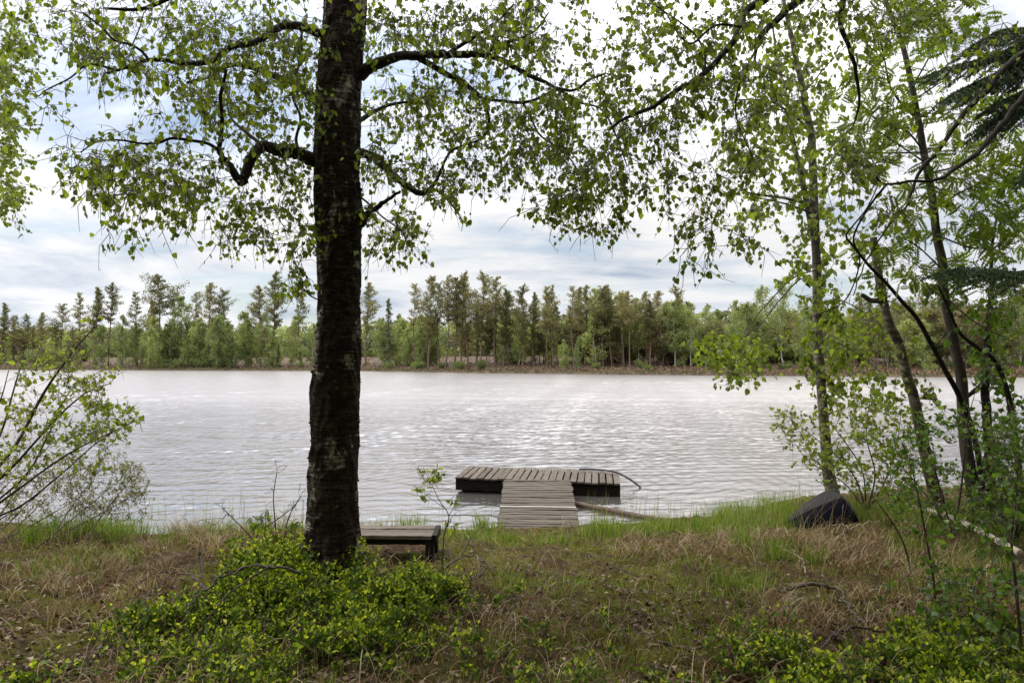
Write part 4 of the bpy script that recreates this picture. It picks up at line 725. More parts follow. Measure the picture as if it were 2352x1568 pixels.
shrub('buckthorn_bush', 'tall leafy bush arching in from the left border over the water', 'bush', b0,
 [(tr([(-40, 1130), (41, 1015), (96, 910), (143, 840), (191, 779), (226, 745)], Y, Y), .017), (tr([(-50, 1150), (40, 1060), (130, 960), (200, 900), (255, 880)], Y, 5.8), .014), (tr([(-40, 1190), (60, 1110), (160, 1040), (240, 1000), (309, 967)], Y, 5.8), .013), (tr([(-60, 1120), (0, 1000), (30, 900), (50, 820), (30, 790)], Y, 6.2), .012), (tr([(-50, 1210), (50, 1160), (150, 1080), (230, 1010), (280, 985)], Y, 6.2), .012), (tr([(-80, 1080), (-40, 980), (0, 920), (20, 850)], Y, 6), .012), (tr([(-40, 1180), (60, 1090), (110, 1000), (160, 900), (235, 850)], Y, 6.3), .012)],
 M['bush_leaf'], .039, [(215, 760, 25, 25, 5), (120, 800, 50, 25, 10), (170, 850, 50, 35, 20), (220, 870, 40, 30, 16), (80, 870, 60, 50, 18), (190, 920, 60, 35, 26), (250, 960, 50, 25, 22), (120, 950, 60, 50, 26), (290, 965, 18, 14, 6), (230, 1000, 50, 25, 20), (30, 960, 50, 60, 22), (150, 1010, 70, 40, 24), (60, 1050, 70, 50, 24), (200, 1060, 50, 30, 12), (10, 800, 30, 30, 5), (0, 1090, 60, 50, 16)], Y, leaves=9, dz=.35)
Y = 7.2; b0 = np.array([*at(-30, 1270, Y)[:2], 0]); b0[2] = gz(b0[0], b0[1])
st = []
for k in range(26):
    tx = rng.uniform(-60, 345); ty = 1080 + abs(rng.normal(0, 40)) + max(0, (tx - 320)) * 1.5 - (30 if tx < 150 else 0); sx_ = tx - rng.uniform(110, 260); q0 = gpt(max(-140, sx_), 1265 + rng.uniform(-25, 15))
    st.append((([q0, q0 * .5 + at(tx, ty, 7.2) * .5 + [-.06, 0, -.05], at(tx, ty, rng.uniform(6.7, 7.5))]), .008))
shrub('willow_bush', 'low fine-leaved grey-green shrub leaning over the waterline at left', 'bush', b0, st, M['sallow_leaf'], .026,
 [(310, 1080, 20, 25, 12), (325, 1130, 18, 25, 10), (280, 1120, 45, 40, 44), (210, 1100, 60, 50, 50), (140, 1110, 70, 50, 50), (50, 1130, 70, 60, 50), (220, 1180, 70, 35, 44), (110, 1200, 80, 40, 44), (330, 1185, 14, 14, 5), (260, 1060, 40, 25, 14), (0, 1190, 60, 50, 20)], Y, leaves=13, tv=LEAF_V * [.7, 1, 1], dz=.4, sp=.09, rmax=.003)
# thicket at right
b0 = gpt(1990, 1175)
shrub('willow_bush', 'light sprawling bush with tiny yellow-green leaves right of the white birch', 'bush', b0,
 [(([b0, at(1960, 1090, b0[1]), at(1890, 1020, b0[1]), at(1800, 950, b0[1])]), .010), (([b0, at(1980, 1080, b0[1]), at(1930, 1000, b0[1]), at(1880, 940, b0[1])]), .010), (([b0, at(2010, 1090, b0[1]), at(1990, 1000, b0[1]), at(2000, 900, b0[1])]), .011), (([b0, at(2030, 1110, b0[1]), at(2060, 1020, b0[1]), at(2070, 940, b0[1])]), .010), (([b0, at(1940, 1110, b0[1]), at(1860, 1060, b0[1]), at(1820, 1010, b0[1])]), .008)],
 M['bush_leaf'], .05, [(1815, 970, 25, 30, 17), (1850, 1020, 40, 40, 27), (1900, 1060, 40, 40, 27), (1960, 960, 60, 50, 44), (1940, 1040, 50, 50, 34), (2020, 940, 60, 50, 41), (2040, 1040, 60, 60, 41), (2080, 980, 50, 50, 27), (1990, 1110, 60, 30, 27), (2080, 1110, 50, 40, 27)], b0[1], leaves=9, dz=.6)
b0 = gpt(2190, 1230)
shrub('alder_bush', 'dense green bush between the leaning birch and the rowan', 'bush', b0,
 [(([b0, at(2150, 1090, b0[1]), at(2120, 1000, b0[1]), at(2100, 930, b0[1])]), .010), (([b0, at(2210, 1100, b0[1]), at(2220, 980, b0[1]), at(2240, 900, b0[1])]), .010), (([b0, at(2130, 1140, b0[1]), at(2060, 1060, b0[1])]), .008), (([b0, at(2260, 1130, b0[1]), at(2300, 1040, b0[1])]), .009)],
 M['alder_leaf'], .046, [(2130, 980, 60, 60, 34), (2090, 1060, 50, 50, 27), (2170, 1080, 50, 50, 27), (2240, 980, 50, 60, 31), (2290, 1060, 50, 60, 34), (2200, 1150, 60, 40, 27), (2100, 1150, 50, 40, 20), (2320, 1140, 50, 40, 24)], b0[1], leaves=8, dz=.5, bark=M['twig'])
b0 = gpt(2330, 1250)
shrub('alder_bush', 'dense dark undergrowth bush against the right border below the alders', 'bush', b0,
 [(([b0, at(2310, 1140, b0[1]), at(2290, 1050, b0[1])]), .010), (([b0, at(2350, 1130, b0[1]), at(2360, 1000, b0[1])]), .010), (([b0, at(2380, 1150, b0[1]), at(2420, 1060, b0[1])]), .010)],
 M['alder_leaf'], .044, [(2300, 1060, 50, 60, 37), (2350, 1030, 50, 80, 51), (2330, 1130, 60, 50, 51), (2280, 1150, 50, 40, 27), (2350, 1200, 50, 40, 34), (2240, 1200, 40, 30, 17)], b0[1], leaves=10, dz=.4, bark=M['twig'])
def sapling(label, cat, px, stempts, Y0, Y1, clouds, size, leafm=None, r0=.008, leaves=7, name='sapling', tv=LEAF_V * [1.35, 1, 1], tf=LEAF_F, extra=(), hang=-.1, bark=None, dz=.25, sp=.07):
    b = gpt(*px); Y0 = b[1] if Y0 is None else Y0; Y1 = Y0 if Y1 is None else Y1
    return shrub(name, label, cat, b, [(([b - [0, 0, .03]] + trace(stempts, Y0, Y1)), r0)] + [(trace(e, Y0, Y1), r0 * .5) for e in extra], leafm or M['alder_leaf'], size, clouds, (Y0 + Y1) / 2, leaves=leaves, tv=tv, tf=tf, hang=hang, dz=dz, bark=bark or M['twig'], sp=sp, rmax=.003, side=2)
sapling('thin upright sapling with bent dark stem right of the pale pole', 'sapling', (2148, 1420), [(2145, 1337), (2120, 1196), (2113, 1156), (2095, 1080), (2069, 1008)], None, None, [(2090, 1120, 60, 60, 11), (2150, 1240, 60, 50, 13), (2110, 1330, 50, 50, 10), (2180, 1330, 50, 50, 10), (2070, 1020, 40, 40, 6)], .033)
sapling('leafless leaning twig stem in the dry grass below the boat', 'sapling', (2095, 1330), [(2080, 1260), (2050, 1200), (2020, 1160), (2000, 1130)], None, None, [(2010, 1130, 30, 30, 3)], .04, leaves=4)
sapling('tall leafy sapling close to the right border, stem black against leaves', 'sapling', (2350, 1568), [(2345, 1480), (2333, 1344), (2323, 1236), (2333, 1150), (2340, 1050)], 3.5, 3.6, [(2290, 1230, 50, 50, 10), (2330, 1150, 50, 50, 10), (2280, 1340, 60, 60, 13), (2340, 1330, 40, 60, 8), (2260, 1430, 60, 50, 11), (2330, 1450, 50, 50, 8)], .034, r0=.010)
sapling('short leafy sapling over the bilberries at the lower right', 'sapling', (2230, 1500), [(2235, 1440), (2225, 1380), (2240, 1310)], None, None, [(2170, 1390, 50, 40, 10), (2230, 1390, 50, 50, 11), (2150, 1350, 30, 30, 5), (2250, 1320, 40, 40, 6), (2140, 1430, 30, 25, 4)], .034)
sapling('thin sapling with bright round leaves beside the end of the bench', 'sapling', (1012, 1320), [(1016, 1287), (1020, 1230), (1031, 1185), (1010, 1150), (990, 1110), (975, 1080)], 5.5, 5.5, [(985, 1085, 30, 10, 8), (965, 1080, 14, 8, 4), (1000, 1100, 18, 10, 5), (970, 1125, 12, 12, 3), (1045, 1155, 14, 8, 4), (975, 1140, 10, 10, 3), (1035, 1215, 14, 14, 3)], .037, M['bush_leaf'], .006, 4, extra=[[(1031, 1185), (1044, 1159), (1046, 1140)], [(1020, 1165), (990, 1145), (972, 1130)], [(990, 1110), (972, 1098), (958, 1082)]], dz=.1, sp=.045)
sapling('small sprig with a few leaves in the shore grass behind the bench', 'sapling', (932, 1200), [(930, 1170), (925, 1150)], None, None, [(925, 1152, 16, 8, 4), (955, 1165, 14, 12, 5)], .05, leaves=4, dz=.1)
sapling('tiny feather-leaved rowan seedling left of the big trunk', 'rowan seedling', (612, 1290), [(606, 1240), (602, 1200), (604, 1180)], 5.2, 5.2, [(575, 1190, 25, 10, 3), (630, 1188, 22, 10, 3), (585, 1240, 40, 18, 5), (560, 1235, 16, 14, 3), (620, 1225, 25, 20, 4)], .095, M['rowan_leaf'], .005, 3, 'rowan_seedling', PINN_V, PINN_F, dz=.1)
for q, lb in (([(600, 1290), (580, 1240), (545, 1200), (510, 1165)], 'bare dark sapling leaning left above the dry grass'), ([(640, 1280), (632, 1200), (628, 1140), (636, 1085)], 'bare upright shoot with buds left of the big trunk'), ([(555, 1300), (590, 1230), (640, 1190), (680, 1160)], 'bare twig sloping right towards the big trunk'), ([(650, 1260), (662, 1190), (690, 1140)], 'bare forked shoot nearest the big trunk')):
    b = gpt(*q[0]); Yq = 5.4; T = Tree('bare_sapling', lb, 'sapling', b, 'bare shoots left of the big trunk')
    T.limb([b - [0, 0, .03]] + trace(q[1:], Yq), [.006, .003], M['twig'], 'stem', 6); e = np.array(q[-1])
    for c_ in cloud([(e[0], e[1], 30, 25, 6), ((e[0] + q[1][0]) / 2, (e[1] + q[1][1]) / 2, 30, 25, 4)], Yq, .12):
        T.tw = MB(); T.grow([c_], 2, .03, 0, .4, 0, .002, .5)
        if T.tw.n: T.tw.build('twig', M['twig'], T.root)
    T.tw = None; T.leaf(M['sallow_leaf'], .016, SLIM_V, SLIM_F, -.6)

# ------------------------------------------------------------------ made things: dock, ramp, bench, boat, pole, hose, timber
def board(mb, l, w, th, seg=8, mat=0, warp=.004, ch=.006, off=(0, 0, 0), ax=1, rough=.0015):
    """weathered board, long axis ax (0 = x, 1 = y), top face at z = 0 of its own frame"""
    c = min(ch, th * .3); sec = np.array([(-w / 2 + c, 0), (w / 2 - c, 0), (w / 2, -c), (w / 2, -th + c), (w / 2 - c, -th), (-w / 2 + c, -th), (-w / 2, -th + c), (-w / 2, -c)])
    u = np.linspace(-l / 2, l / 2, seg); ns = len(sec)
    wz = warp * np.sin(np.linspace(0, 3, seg) + rng.uniform(0, 6)) + rng.normal(0, rough, seg); wx = rng.normal(0, rough, seg)
    A = np.zeros((seg, ns, 3)); A[..., ax] = u[:, None] + (rng.normal(0, .002, ns)[None] * (np.abs(u)[:, None] > l / 2 - 1e-6)); A[..., 1 - ax] = sec[None, :, 0] * (1 if ax == 1 else -1) + wx[:, None]; A[..., 2] = sec[None, :, 1] + wz[:, None]
    A = A + np.array(off); i = np.arange(seg - 1)[:, None] * ns; j = np.arange(ns)[None]
    f = np.stack([i + j, i + ns + j, i + ns + (j + 1) % ns, i + (j + 1) % ns], -1).reshape(-1, 4); mb.add(A.reshape(-1, 3), f, mat)
    mb.add(A[0], [list(range(ns))], mat); mb.add(A[-1], [list(range(ns))[::-1]], mat)
# dock: front edge runs from FL to FR
DZ = .24
def lvl(px, py, z): 
    p = at(px, py, 1.0); k = (z - EYE) / (p[2] - EYE); return np.array([p[0] * k, k, z])
FL, FR = np.array([-.956, 11.53, .265]), np.array([1.777, 11.19, .215])
e = unit(FR - FL); dl = np.linalg.norm(FR - FL); dep = 1.25; ang = math.atan2(e[1], e[0]); cen = (FL + FR) / 2
dk = thing('floating_dock', 'low grey wooden dock with crosswise boards floating at the end of the ramp', 'dock', cen); dk.rotation_euler = (0, math.asin(.05 / dl), ang)   # rides a little low at the far end
nb_ = 23; pw = dl / nb_
for k in range(nb_):
    mb = MB(); x = -dl / 2 + pw * (k + .5); ex = .05 if k == 2 else rng.normal(0, .008)
    board(mb, dep + ex, pw - rng.uniform(.012, .03), .028, 9, 0, .004, .004, (x, dep / 2 + ex / 2 - .02, rng.normal(0, .005)), 1); mb.build('deck_board', M['deck_wood'], dk, True)
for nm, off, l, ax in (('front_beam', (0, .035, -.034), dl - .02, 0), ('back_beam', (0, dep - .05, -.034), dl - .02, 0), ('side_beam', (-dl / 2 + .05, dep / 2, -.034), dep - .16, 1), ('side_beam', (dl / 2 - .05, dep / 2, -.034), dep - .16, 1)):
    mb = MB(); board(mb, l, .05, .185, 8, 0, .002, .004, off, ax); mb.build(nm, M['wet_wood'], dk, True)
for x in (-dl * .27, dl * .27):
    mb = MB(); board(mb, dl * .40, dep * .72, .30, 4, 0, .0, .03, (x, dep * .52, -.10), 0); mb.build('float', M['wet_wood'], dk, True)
# ramp
G0, G1 = at(1237, 1234, 8.55), at(1234, 1103, 11.2); G0[2] = max(G0[2], .02); G1[2] = DZ + .035
v = G1 - G0; gl = np.linalg.norm(v); yaw = math.atan2(-v[0], v[1]); tilt = math.asin(v[2] / gl)
gw = thing('gangway', 'sloping slatted wooden ramp leading from the grass to the dock', 'ramp', G0); gw.rotation_euler = (tilt, 0, yaw)
nbd = 27; pw = gl / nbd
for k in range(nbd):
    mb = MB(); y = pw * (k + .5); sk = rng.normal(0, .004); board(mb, 1.08 + rng.normal(0, .008), pw - rng.uniform(.010, .022), .026, 10, 0, .005, .004, (rng.normal(0, .006), y, rng.normal(0, .002)), 0); mb.build('slat', M['ramp_wood'], gw, True)
mb = MB(); board(mb, 1.07, .022, .012, 8, 0, .002, .002, (0, gl * .445, .0165), 0); o = mb.build('batten', M['pale_paint'], gw, True); o['label'] = 'pale bleached batten across the ramp'
for x in (-.44, .44):
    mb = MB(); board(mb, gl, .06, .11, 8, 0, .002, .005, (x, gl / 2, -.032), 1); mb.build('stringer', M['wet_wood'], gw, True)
# hose
hp = [lvl(1330, 1077, DZ + .03), lvl(1367, 1077, DZ + .035), lvl(1404, 1081, DZ + .04), lvl(1427, 1089, .23), lvl(1446, 1100, .16), lvl(1464, 1113, .06), lvl(1480, 1127, -.08)]
mb = MB(); Q = smooth_path(hp, 50); tube(mb, Q, .017, 12, 0); tag(mb.build('hose', M['hose']), 'black flexible pipe bending from the dock corner down into the water', 'pipe')
# timber in the water
A_, B_ = lvl(1322, 1153, .05), lvl(1625, 1203, .08); d = B_ - A_; mb = MB(); board(mb, np.linalg.norm(d), .10, .10, 14, 0, .01, .02, (0, 0, 0), 0, .004)
o = mb.build('timber', M['twig_red']); o.location = (A_ + B_) / 2; o.rotation_euler = (0, 0, math.atan2(d[1], d[0])); tag(o, 'half-sunk wet timber lying in the water beside the ramp', 'timber')
# bench
bz = .615; X0, X1, Yf, Yb = -1.86, -.705, 6.27, 6.66; bl = X1 - X0; bg = float(gz(-.8, 6.4)) - .12
bn = thing('bench', 'low weathered wooden bench half hidden behind the big birch trunk', 'bench', ((X0 + X1) / 2, (Yf + Yb) / 2, bg))
bd = Yb - Yf
for k in range(3):
    mb = MB(); w = bd / 3; board(mb, bl - .03, w - .007, .035, 24, 0, .003, .004, (-.015, -bd / 2 + w * (k + .5), bz - bg + rng.normal(0, .002)), 0, .0015); mb.build('seat_board', M['bench_wood'], bn, True)
mb = MB(); board(mb, bl - .10, .035, .048, 8, 0, .001, .004, (0, -bd / 2 + .045, bz - bg - .040), 0); board(mb, bl - .10, .035, .048, 8, 0, .001, .004, (0, bd / 2 - .045, bz - bg - .040), 0); mb.build('apron', M['bench_frame'], bn, True)
for s_ in (-1, 1):
    mb = MB(); h = bz - bg - .0
    board(mb, bd, .045, h * .22, 6, 0, .0, .004, (s_ * (bl / 2 - .005), 0, h + .004), 1)
    for yy in (-bd / 2 + .05, bd / 2 - .05):
        board(mb, .10, .075, h * .86, 4, 0, .0, .006, (s_ * (bl / 2 - .045), yy, h - .05), 1)
    board(mb, bd - .03, .03, h * .70, 6, 0, .0, .004, (s_ * (bl / 2 - .058), 0, h - .055), 1)
    mb.build('leg', M['bench_frame'], bn, True)
# overturned boat: hull sections from stern (0) to bow (1), keel up, one long side to the ramp
st = gpt(1970, 1195); bw = at(1814, 1195, st[1] + .2); bw[2] = gz(bw[0], bw[1]) + .02; st[2] = float(gz(st[0], st[1])) - .02; bw[2] = float(gz(bw[0], bw[1])) + .02
ax_ = unit(bw - st); LN = np.linalg.norm(bw - st); sdv = unit(np.cross(ax_, [0, 0, 1.])); up = np.cross(sdv, ax_)
bt = thing('rowing_boat', 'dark grey plastic dinghy lying upturned in the grass below the white birch', 'boat', st)
secs = []; ns = 25; U = np.linspace(0, 1, 26); th = np.linspace(0, np.pi, ns)
for u in U:
    en = math.sqrt(max(.0, 1 - (max(0, .07 - u) / .07) ** 2 * .30)); hw = .32 * en * (1 - max(0, u - .15) ** 2.2 * 1.25); hh = .36 * en * (1 - .72 * u ** 2.0); rk = .10 * (1 - u) ** 2
    x = -np.sign(np.cos(th)) * np.abs(np.cos(th)) ** .85 * hw; z = np.abs(np.sin(th)) ** .9 * hh + .004 * np.exp(-((th - np.pi / 2) / .08) ** 2)
    secs.append(st + ax_ * (u * LN + .12 * np.sin(th)[:, None] * (1 - u) ** 3) + sdv * x[:, None] + up * z[:, None])
S_ = np.array(secs); mb = MB(); i = np.arange(25)[:, None] * ns; j = np.arange(ns - 1)[None]; fq = np.stack([i + j, i + j + 1, i + ns + j + 1, i + ns + j], -1)
a0 = 7
mb.add(S_.reshape(-1, 3), fq.reshape(-1, 4), 0, True); hull = mb.build('hull', [M['hull'], M['hull_navy']], bt)
pm = np.zeros((25, ns - 1), np.int32); pm[:, :a0] = 1; pm[:, ns - 1 - a0:] = 1; hull.data.polygons.foreach_set('material_index', pm.ravel()); hull.data.update()
mb = MB(); ce = S_[0].mean(0) - ax_ * .035
mb.add(np.vstack([S_[0], ce]), [[k + 1, k, ns] for k in range(ns - 1)] + [[0, ns - 1, ns]], 0); mb.build('transom', M['hull'], bt)
for k_ in (0, ns - 1):
    mb = MB(); tube(mb, S_[:, k_] + up * .012, .016, 6, 0); mb.build('gunwale', M['hull'], bt)
# pole
a_, b_ = gpt(2072, 1176), gpt(2345, 1306); mb = MB(); tube(mb, smooth_path([a_ + [0, 0, .10], a_ * .5 + b_ * .5 + [.02, 0, .17], b_ + [0, 0, .12]], 24), np.linspace(.022, .030, 24), 10, 0, .02); tag(mb.build('pole', M['pale_wood']), 'long pale barkless pole lying on the grass below the rowan', 'pole')

# fallen branches
def fallen(label, pts, r, mat, forks=(), lift=.03, nm='fallen_branch', tw=5):
    def g3(q): p = gpt(q[0], q[1]); return p + [0, 0, lift + (q[2] if len(q) > 2 else 0)]
    b = g3(pts[0]); T = Tree(nm, label, 'branch', b); T.limb([g3(q) for q in pts], [r * .7, r * .55, r * .25], mat, 'stem', 7, .09, wob=.008)
    for f in forks: T.limb([g3(q) for q in f], [r * .45, r * .2], mat, 'fork', 6, .07, wob=.007)
    P = np.array(T.P)
    for k in rng.integers(0, len(P), tw):
        T.tw = MB(); T.grow([P[k] + rng.normal(0, .09, 3) + [0, 0, .06]], 0, .07, .1, .4, 0, .003, 1.0)
        if T.tw.n: T.tw.build('twig', mat, T.root)
fallen('dark dead branch with forked tip lying past the bench leg', [(1005, 1320), (1040, 1305, .03), (1075, 1298, .06), (1100, 1300, .05), (1112, 1318)], .016, M['twig'], [[(1100, 1300, .05), (1120, 1318, .04), (1150, 1330)], [(1112, 1318), (1095, 1335), (1075, 1350)], [(1060, 1300, .05), (1090, 1270, .12), (1110, 1245, .16)], [(1040, 1305, .03), (1020, 1270, .15), (1045, 1235, .25)]])
fallen('thin dark dead branch arching over dry grass at left of the bilberries', [(480, 1375), (450, 1358, .06), (400, 1348, .08), (345, 1355, .06), (300, 1370, .03), (280, 1378)], .011, M['twig'], [[(460, 1362, .06), (462, 1330, .14), (478, 1290, .26), (540, 1240, .28)], [(400, 1349, .08), (350, 1375), (310, 1400)]])
fallen('grey lichened dead branch lying on top of the bilberries', [(690, 1415, .22), (620, 1415, .24), (560, 1412, .24), (500, 1440, .2), (440, 1470, .14), (400, 1500, .05)], .013, M['dead_wood'], [[(560, 1412, .24), (500, 1425, .2), (460, 1460, .1)], [(620, 1415, .24), (520, 1470, .16), (430, 1510, .05)]], tw=12)
fallen('crooked pale dead branch on the dry grass at lower right', [(1820, 1362), (1850, 1372, .04), (1890, 1382, .05), (1925, 1385, .04), (1950, 1405), (1985, 1450), (2010, 1480)], .022, M['dead_wood'], [[(1850, 1372, .04), (1800, 1375), (1760, 1385)]])
fallen('forked bleached twig on the straw mound below the boat', [(1910, 1250), (1950, 1236, .04), (1985, 1222, .04), (2020, 1216, .03)], .010, M['pale_wood'], [[(1950, 1236, .04), (1935, 1215, .05), (1890, 1208)]], tw=2)
fallen('dark dead branch lying along the edge of the lower right bilberries', [(1870, 1530), (1900, 1505, .05), (1960, 1490, .06), (2030, 1480, .03), (2080, 1460)], .012, M['twig'], [[(1960, 1490, .06), (1990, 1505), (2060, 1510)]])
fallen('straight grey stick lying flat on the moss in the middle of the clearing', [(1820, 1560 - 0), (1880, 1557), (1940, 1556)], .016, M['dead_wood'], tw=0) if False else None
fallen('straight grey stick lying flat on moss in front of the bilberries', [(1510, 1496), (1580, 1497, .01), (1660, 1499)], .015, M['dead_wood'], lift=.015, tw=1)
fallen('short pale forked twig standing in the grass of the clearing', [(1850, 1330), (1840, 1310, .05), (1800, 1300, .1)], .007, M['pale_wood'], tw=2)

# ------------------------------------------------------------------ ground cover
def region(poly, n, jit=0.0):
    """random spots on the ground inside a patch whose corners are given in the plan"""
    W_ = np.array([gpt(*q)[:2] for q in poly]); lo, hi = W_.min(0), W_.max(0); out = np.zeros((0, 2))
    while len(out) < n:
        q = rng.uniform(lo, hi, (max(200, n * 2), 2)); q = q[inpoly(q[:, 0] , q[:, 1], W_)]; out = np.vstack([out, q])
    q = out[:n] + rng.normal(0, jit, (n, 2)) if jit else out[:n]
    return np.c_[q, gz(q[:, 0], q[:, 1])]
def inview(P, m=120):
    px, py = proj(P); return (px > -m) & (px < 2352 + m) & (py < 1568 + m * 1.5)
def bank(n, smin=.02, smax=7.5, ymin=2.2):
    y = ymin + (11.8 - ymin) * rng.random(n) ** 1.0; y = 1 / (1 / 12 + rng.random(n) * (1 / ymin - 1 / 12)); x = rng.uniform(-.85, .85, n) * (y + .8)
    s = np.interp(x, SHX, SHY) + (fbm(x * .7 + 9, x * .3, 3) - .45) * .5 - y; k = (s > smin) & (s < smax); x, y, s = x[k], y[k], s[k]; return np.c_[x, y, gz(x, y)], s
def rd(n): a = rng.uniform(0, 2 * np.pi, n); return np.c_[np.cos(a), np.sin(a), np.zeros(n)]
# strands of last year's grass, lying
P, s = bank(120000); fx = fbm(P[:, 0] * 1.2 + 3, P[:, 1] * 1.2, 4); wdry = np.clip((fx - .40) * 6, 0, 1) * np.where(P[:, 0] > 2.0, .55, np.where(P[:, 0] < -1.2, .9, .40)) * np.where(P[:, 1] < 3.9, .4, 1)
nb_ = (P[:, 0] > -2) & (P[:, 0] < -.4) & (P[:, 1] > 5.3) & (P[:, 1] < 6.9); P = P[rng.random(len(P)) < np.maximum(wdry, .08) * np.where(nb_, .15, .62)]; n = len(P); mb = MB(); P[:, 2] += rng.uniform(0, .03, n)
blades(mb, P, unit(rd(n) + [.3, -.4, 0]), rng.uniform(.08, .30, n), rng.uniform(.0026, .0060, n), rng.uniform(1.1, 2.4, n), 5)
# arching straw tussocks
for poly, k, hh in (([(340, 1245), (480, 1222), (700, 1225), (700, 1290), (420, 1300)], 44, .27), ([(0, 1290), (330, 1255), (420, 1330), (0, 1430)], 36, .20), ([(1770, 1245), (1900, 1232), (2010, 1240), (2060, 1300), (1880, 1300)], 44, .19), ([(1880, 1300), (2120, 1290), (2200, 1400), (1960, 1440)], 24, .19), ([(1750, 1390), (1860, 1380), (1950, 1470), (1780, 1470)], 22, .18), ([(2020, 1200), (2330, 1240), (2340, 1360), (2150, 1320)], 26, .18), ([(1420, 1250), (1800, 1240), (1780, 1290), (1430, 1290)], 34, .20)):
    for c in region(poly, k):
        m_ = int(rng.uniform(22, 44)); Pn = c + np.c_[rng.normal(0, .05, (m_, 2)), np.zeros(m_)]; Pn[:, 2] = c[2] + rng.uniform(0, .03); lean = unit(rd(1) + [0, -.7, 0])
        blades(mb, Pn, rd(m_) + lean * .9, hh * rng.uniform(.5, 1.3, m_), rng.uniform(.003, .0065, m_), rng.uniform(.9, 2.5, m_), 6)
# tall stray straws
for poly, k in (([(1830, 1215), (1990, 1215), (1990, 1240), (1830, 1240)], 22), ([(1700, 1300), (1900, 1300), (1900, 1380), (1700, 1380)], 12), ([(2000, 1240), (2200, 1240), (2200, 1400), (2000, 1400)], 20)):
    P = region(poly, k); blades(mb, P, rd(k) + [.4, 0, 0], rng.uniform(.35, .8, k), np.full(k, .004), rng.uniform(.3, 1.1, k), 7)
tag(mb.build('dry_grass', M['dry_grass']), 'straw-coloured last year grass lying in mats and tussocks', 'dry grass', kind='stuff')
# green grass
mb = MB()
def tufts(C_, per, h, sp, dr=(.1, .9), w=(.003, .006)):
    for c in C_:
        m_ = max(3, int(per * rng.uniform(.6, 1.3))); Pn = c + np.c_[rng.normal(0, sp, (m_, 2)), np.zeros(m_)]; Pn[:, 2] = gz(Pn[:, 0], Pn[:, 1]) - .01
        blades(mb, Pn, Pn - c + rng.normal(0, .04, (m_, 3)) * [1, 1, 0], h * rng.uniform(.45, 1.2, m_), rng.uniform(*w, m_), rng.uniform(*dr, m_), 5)
for poly, k, per, h, sp in (([(0, 1268), (100, 1258), (330, 1250), (330, 1225), (0, 1240)], 70, 40, .26, .06), ([(330, 1232), (700, 1212), (700, 1228), (330, 1248)], 110, 24, .20, .07), ([(825, 1210), (975, 1208), (975, 1222), (825, 1222)], 70, 40, .23, .06), ([(975, 1222), (1140, 1216), (1140, 1240), (975, 1240)], 40, 26, .15, .06), ([(1340, 1222), (1700, 1195), (1700, 1225), (1350, 1248)], 95, 24, .21, .08), ([(1640, 1180), (1860, 1172), (1840, 1215), (1640, 1228)], 110, 32, .26, .09), ([(1840, 1165), (2060, 1165), (2060, 1200), (1960, 1205)], 36, 24, .20, .07), ([(1980, 1190), (2352, 1190), (2352, 1250), (2060, 1220)], 110, 26, .22, .08), ([(1140, 1236), (1340, 1236), (1340, 1258), (1140, 1258)], 34, 16, .10, .05), ([(2080, 1270), (2330, 1280), (2300, 1380), (2120, 1360)], 44, 22, .2, .06), ([(1640, 1320), (1800, 1318), (1800, 1370), (1640, 1370)], 26, 22, .11, .05), ([(60, 1290), (330, 1265), (300, 1310), (60, 1340)], 50, 16, .16, .06)):
    tufts(region(poly, k), per, h, sp)
# short new grass over the clearing
P, s = bank(110000, .3); px, py = proj(P); gl_ = np.clip((fbm(P[:, 0] * 1.6 + 30, P[:, 1] * 1.6 + 9, 4) - .40) * 6, .12, 1) * np.where(P[:, 0] > -.9, np.where(P[:, 1] > 4.2, 1, .45), .25) * np.where(P[:, 0] > 2.5, .9, 1)
nb_ = (P[:, 0] > -2) & (P[:, 0] < -.6) & (P[:, 1] > 5.6) & (P[:, 1] < 6.9); P = P[rng.random(len(P)) < gl_ * np.where(nb_, .2, 1.0)]; n = len(P); P[:, 2] -= .005; blades(mb, P, rd(n), rng.uniform(.03, .13, n) * np.clip(fbm(P[:, 0] * 3, P[:, 1] * 3, 2) * 2, .5, 1.6), rng.uniform(.0022, .0048, n), rng.uniform(.1, 1.3, n), 4)
tag(mb.build('grass', M['grass']), 'fresh green grass along the shore and scattered over the clearing', 'grass', kind='stuff')
# single bright tufts one can point to
for q, h, k, lb in (((1108, 1222), .24, 150, 'thick bright grass tuft at the foot of the ramp, bench side'), ((1276, 1246), .17, 90, 'small bright grass tuft in front of the ramp middle'), ((1376, 1228), .24, 130, 'bright grass tuft at the foot of the ramp, boat side'), ((1788, 1288), .26, 170, 'bright green tuft on the edge of the straw mound'), ((1866, 1292), .20, 130, 'lower green tuft on the straw mound under the boat'), ((1163, 1240), .14, 70, 'short grass tuft at the corner of the ramp, bench side'), ((560, 1212), .26, 140, 'dense tall grass tuft on the shore left of the big trunk'), ((1700, 1262), .22, 130, 'bright tuft on the lawn edge ramp side of the straw mound'), ((1730, 1345), .17, 120, 'low wide tuft in the middle of the clearing'), ((1480, 1240), .2, 120, 'bright tuft where the half-sunk timber reaches the bank'), ((2080, 1262), .2, 120, 'bright tuft between the boat and the pale pole'), ((262, 1240), .24, 150, 'dark green grass tuft beneath the willow bush')):
    c = gpt(*q); mb = MB(); Pn = c + np.c_[rng.normal(0, .055, (k, 2)), np.zeros(k)]; Pn[:, 2] = c[2] - .01
    blades(mb, Pn, (Pn - c) * 8 + rng.normal(0, .25, (k, 3)) * [1, 1, 0], h * rng.uniform(.5, 1.2, k), rng.uniform(.004, .007, k), rng.uniform(.05, .7, k), 6); tag(mb.build('grass_tuft', M['grass']), lb, 'grass tuft', 'bright grass tufts')
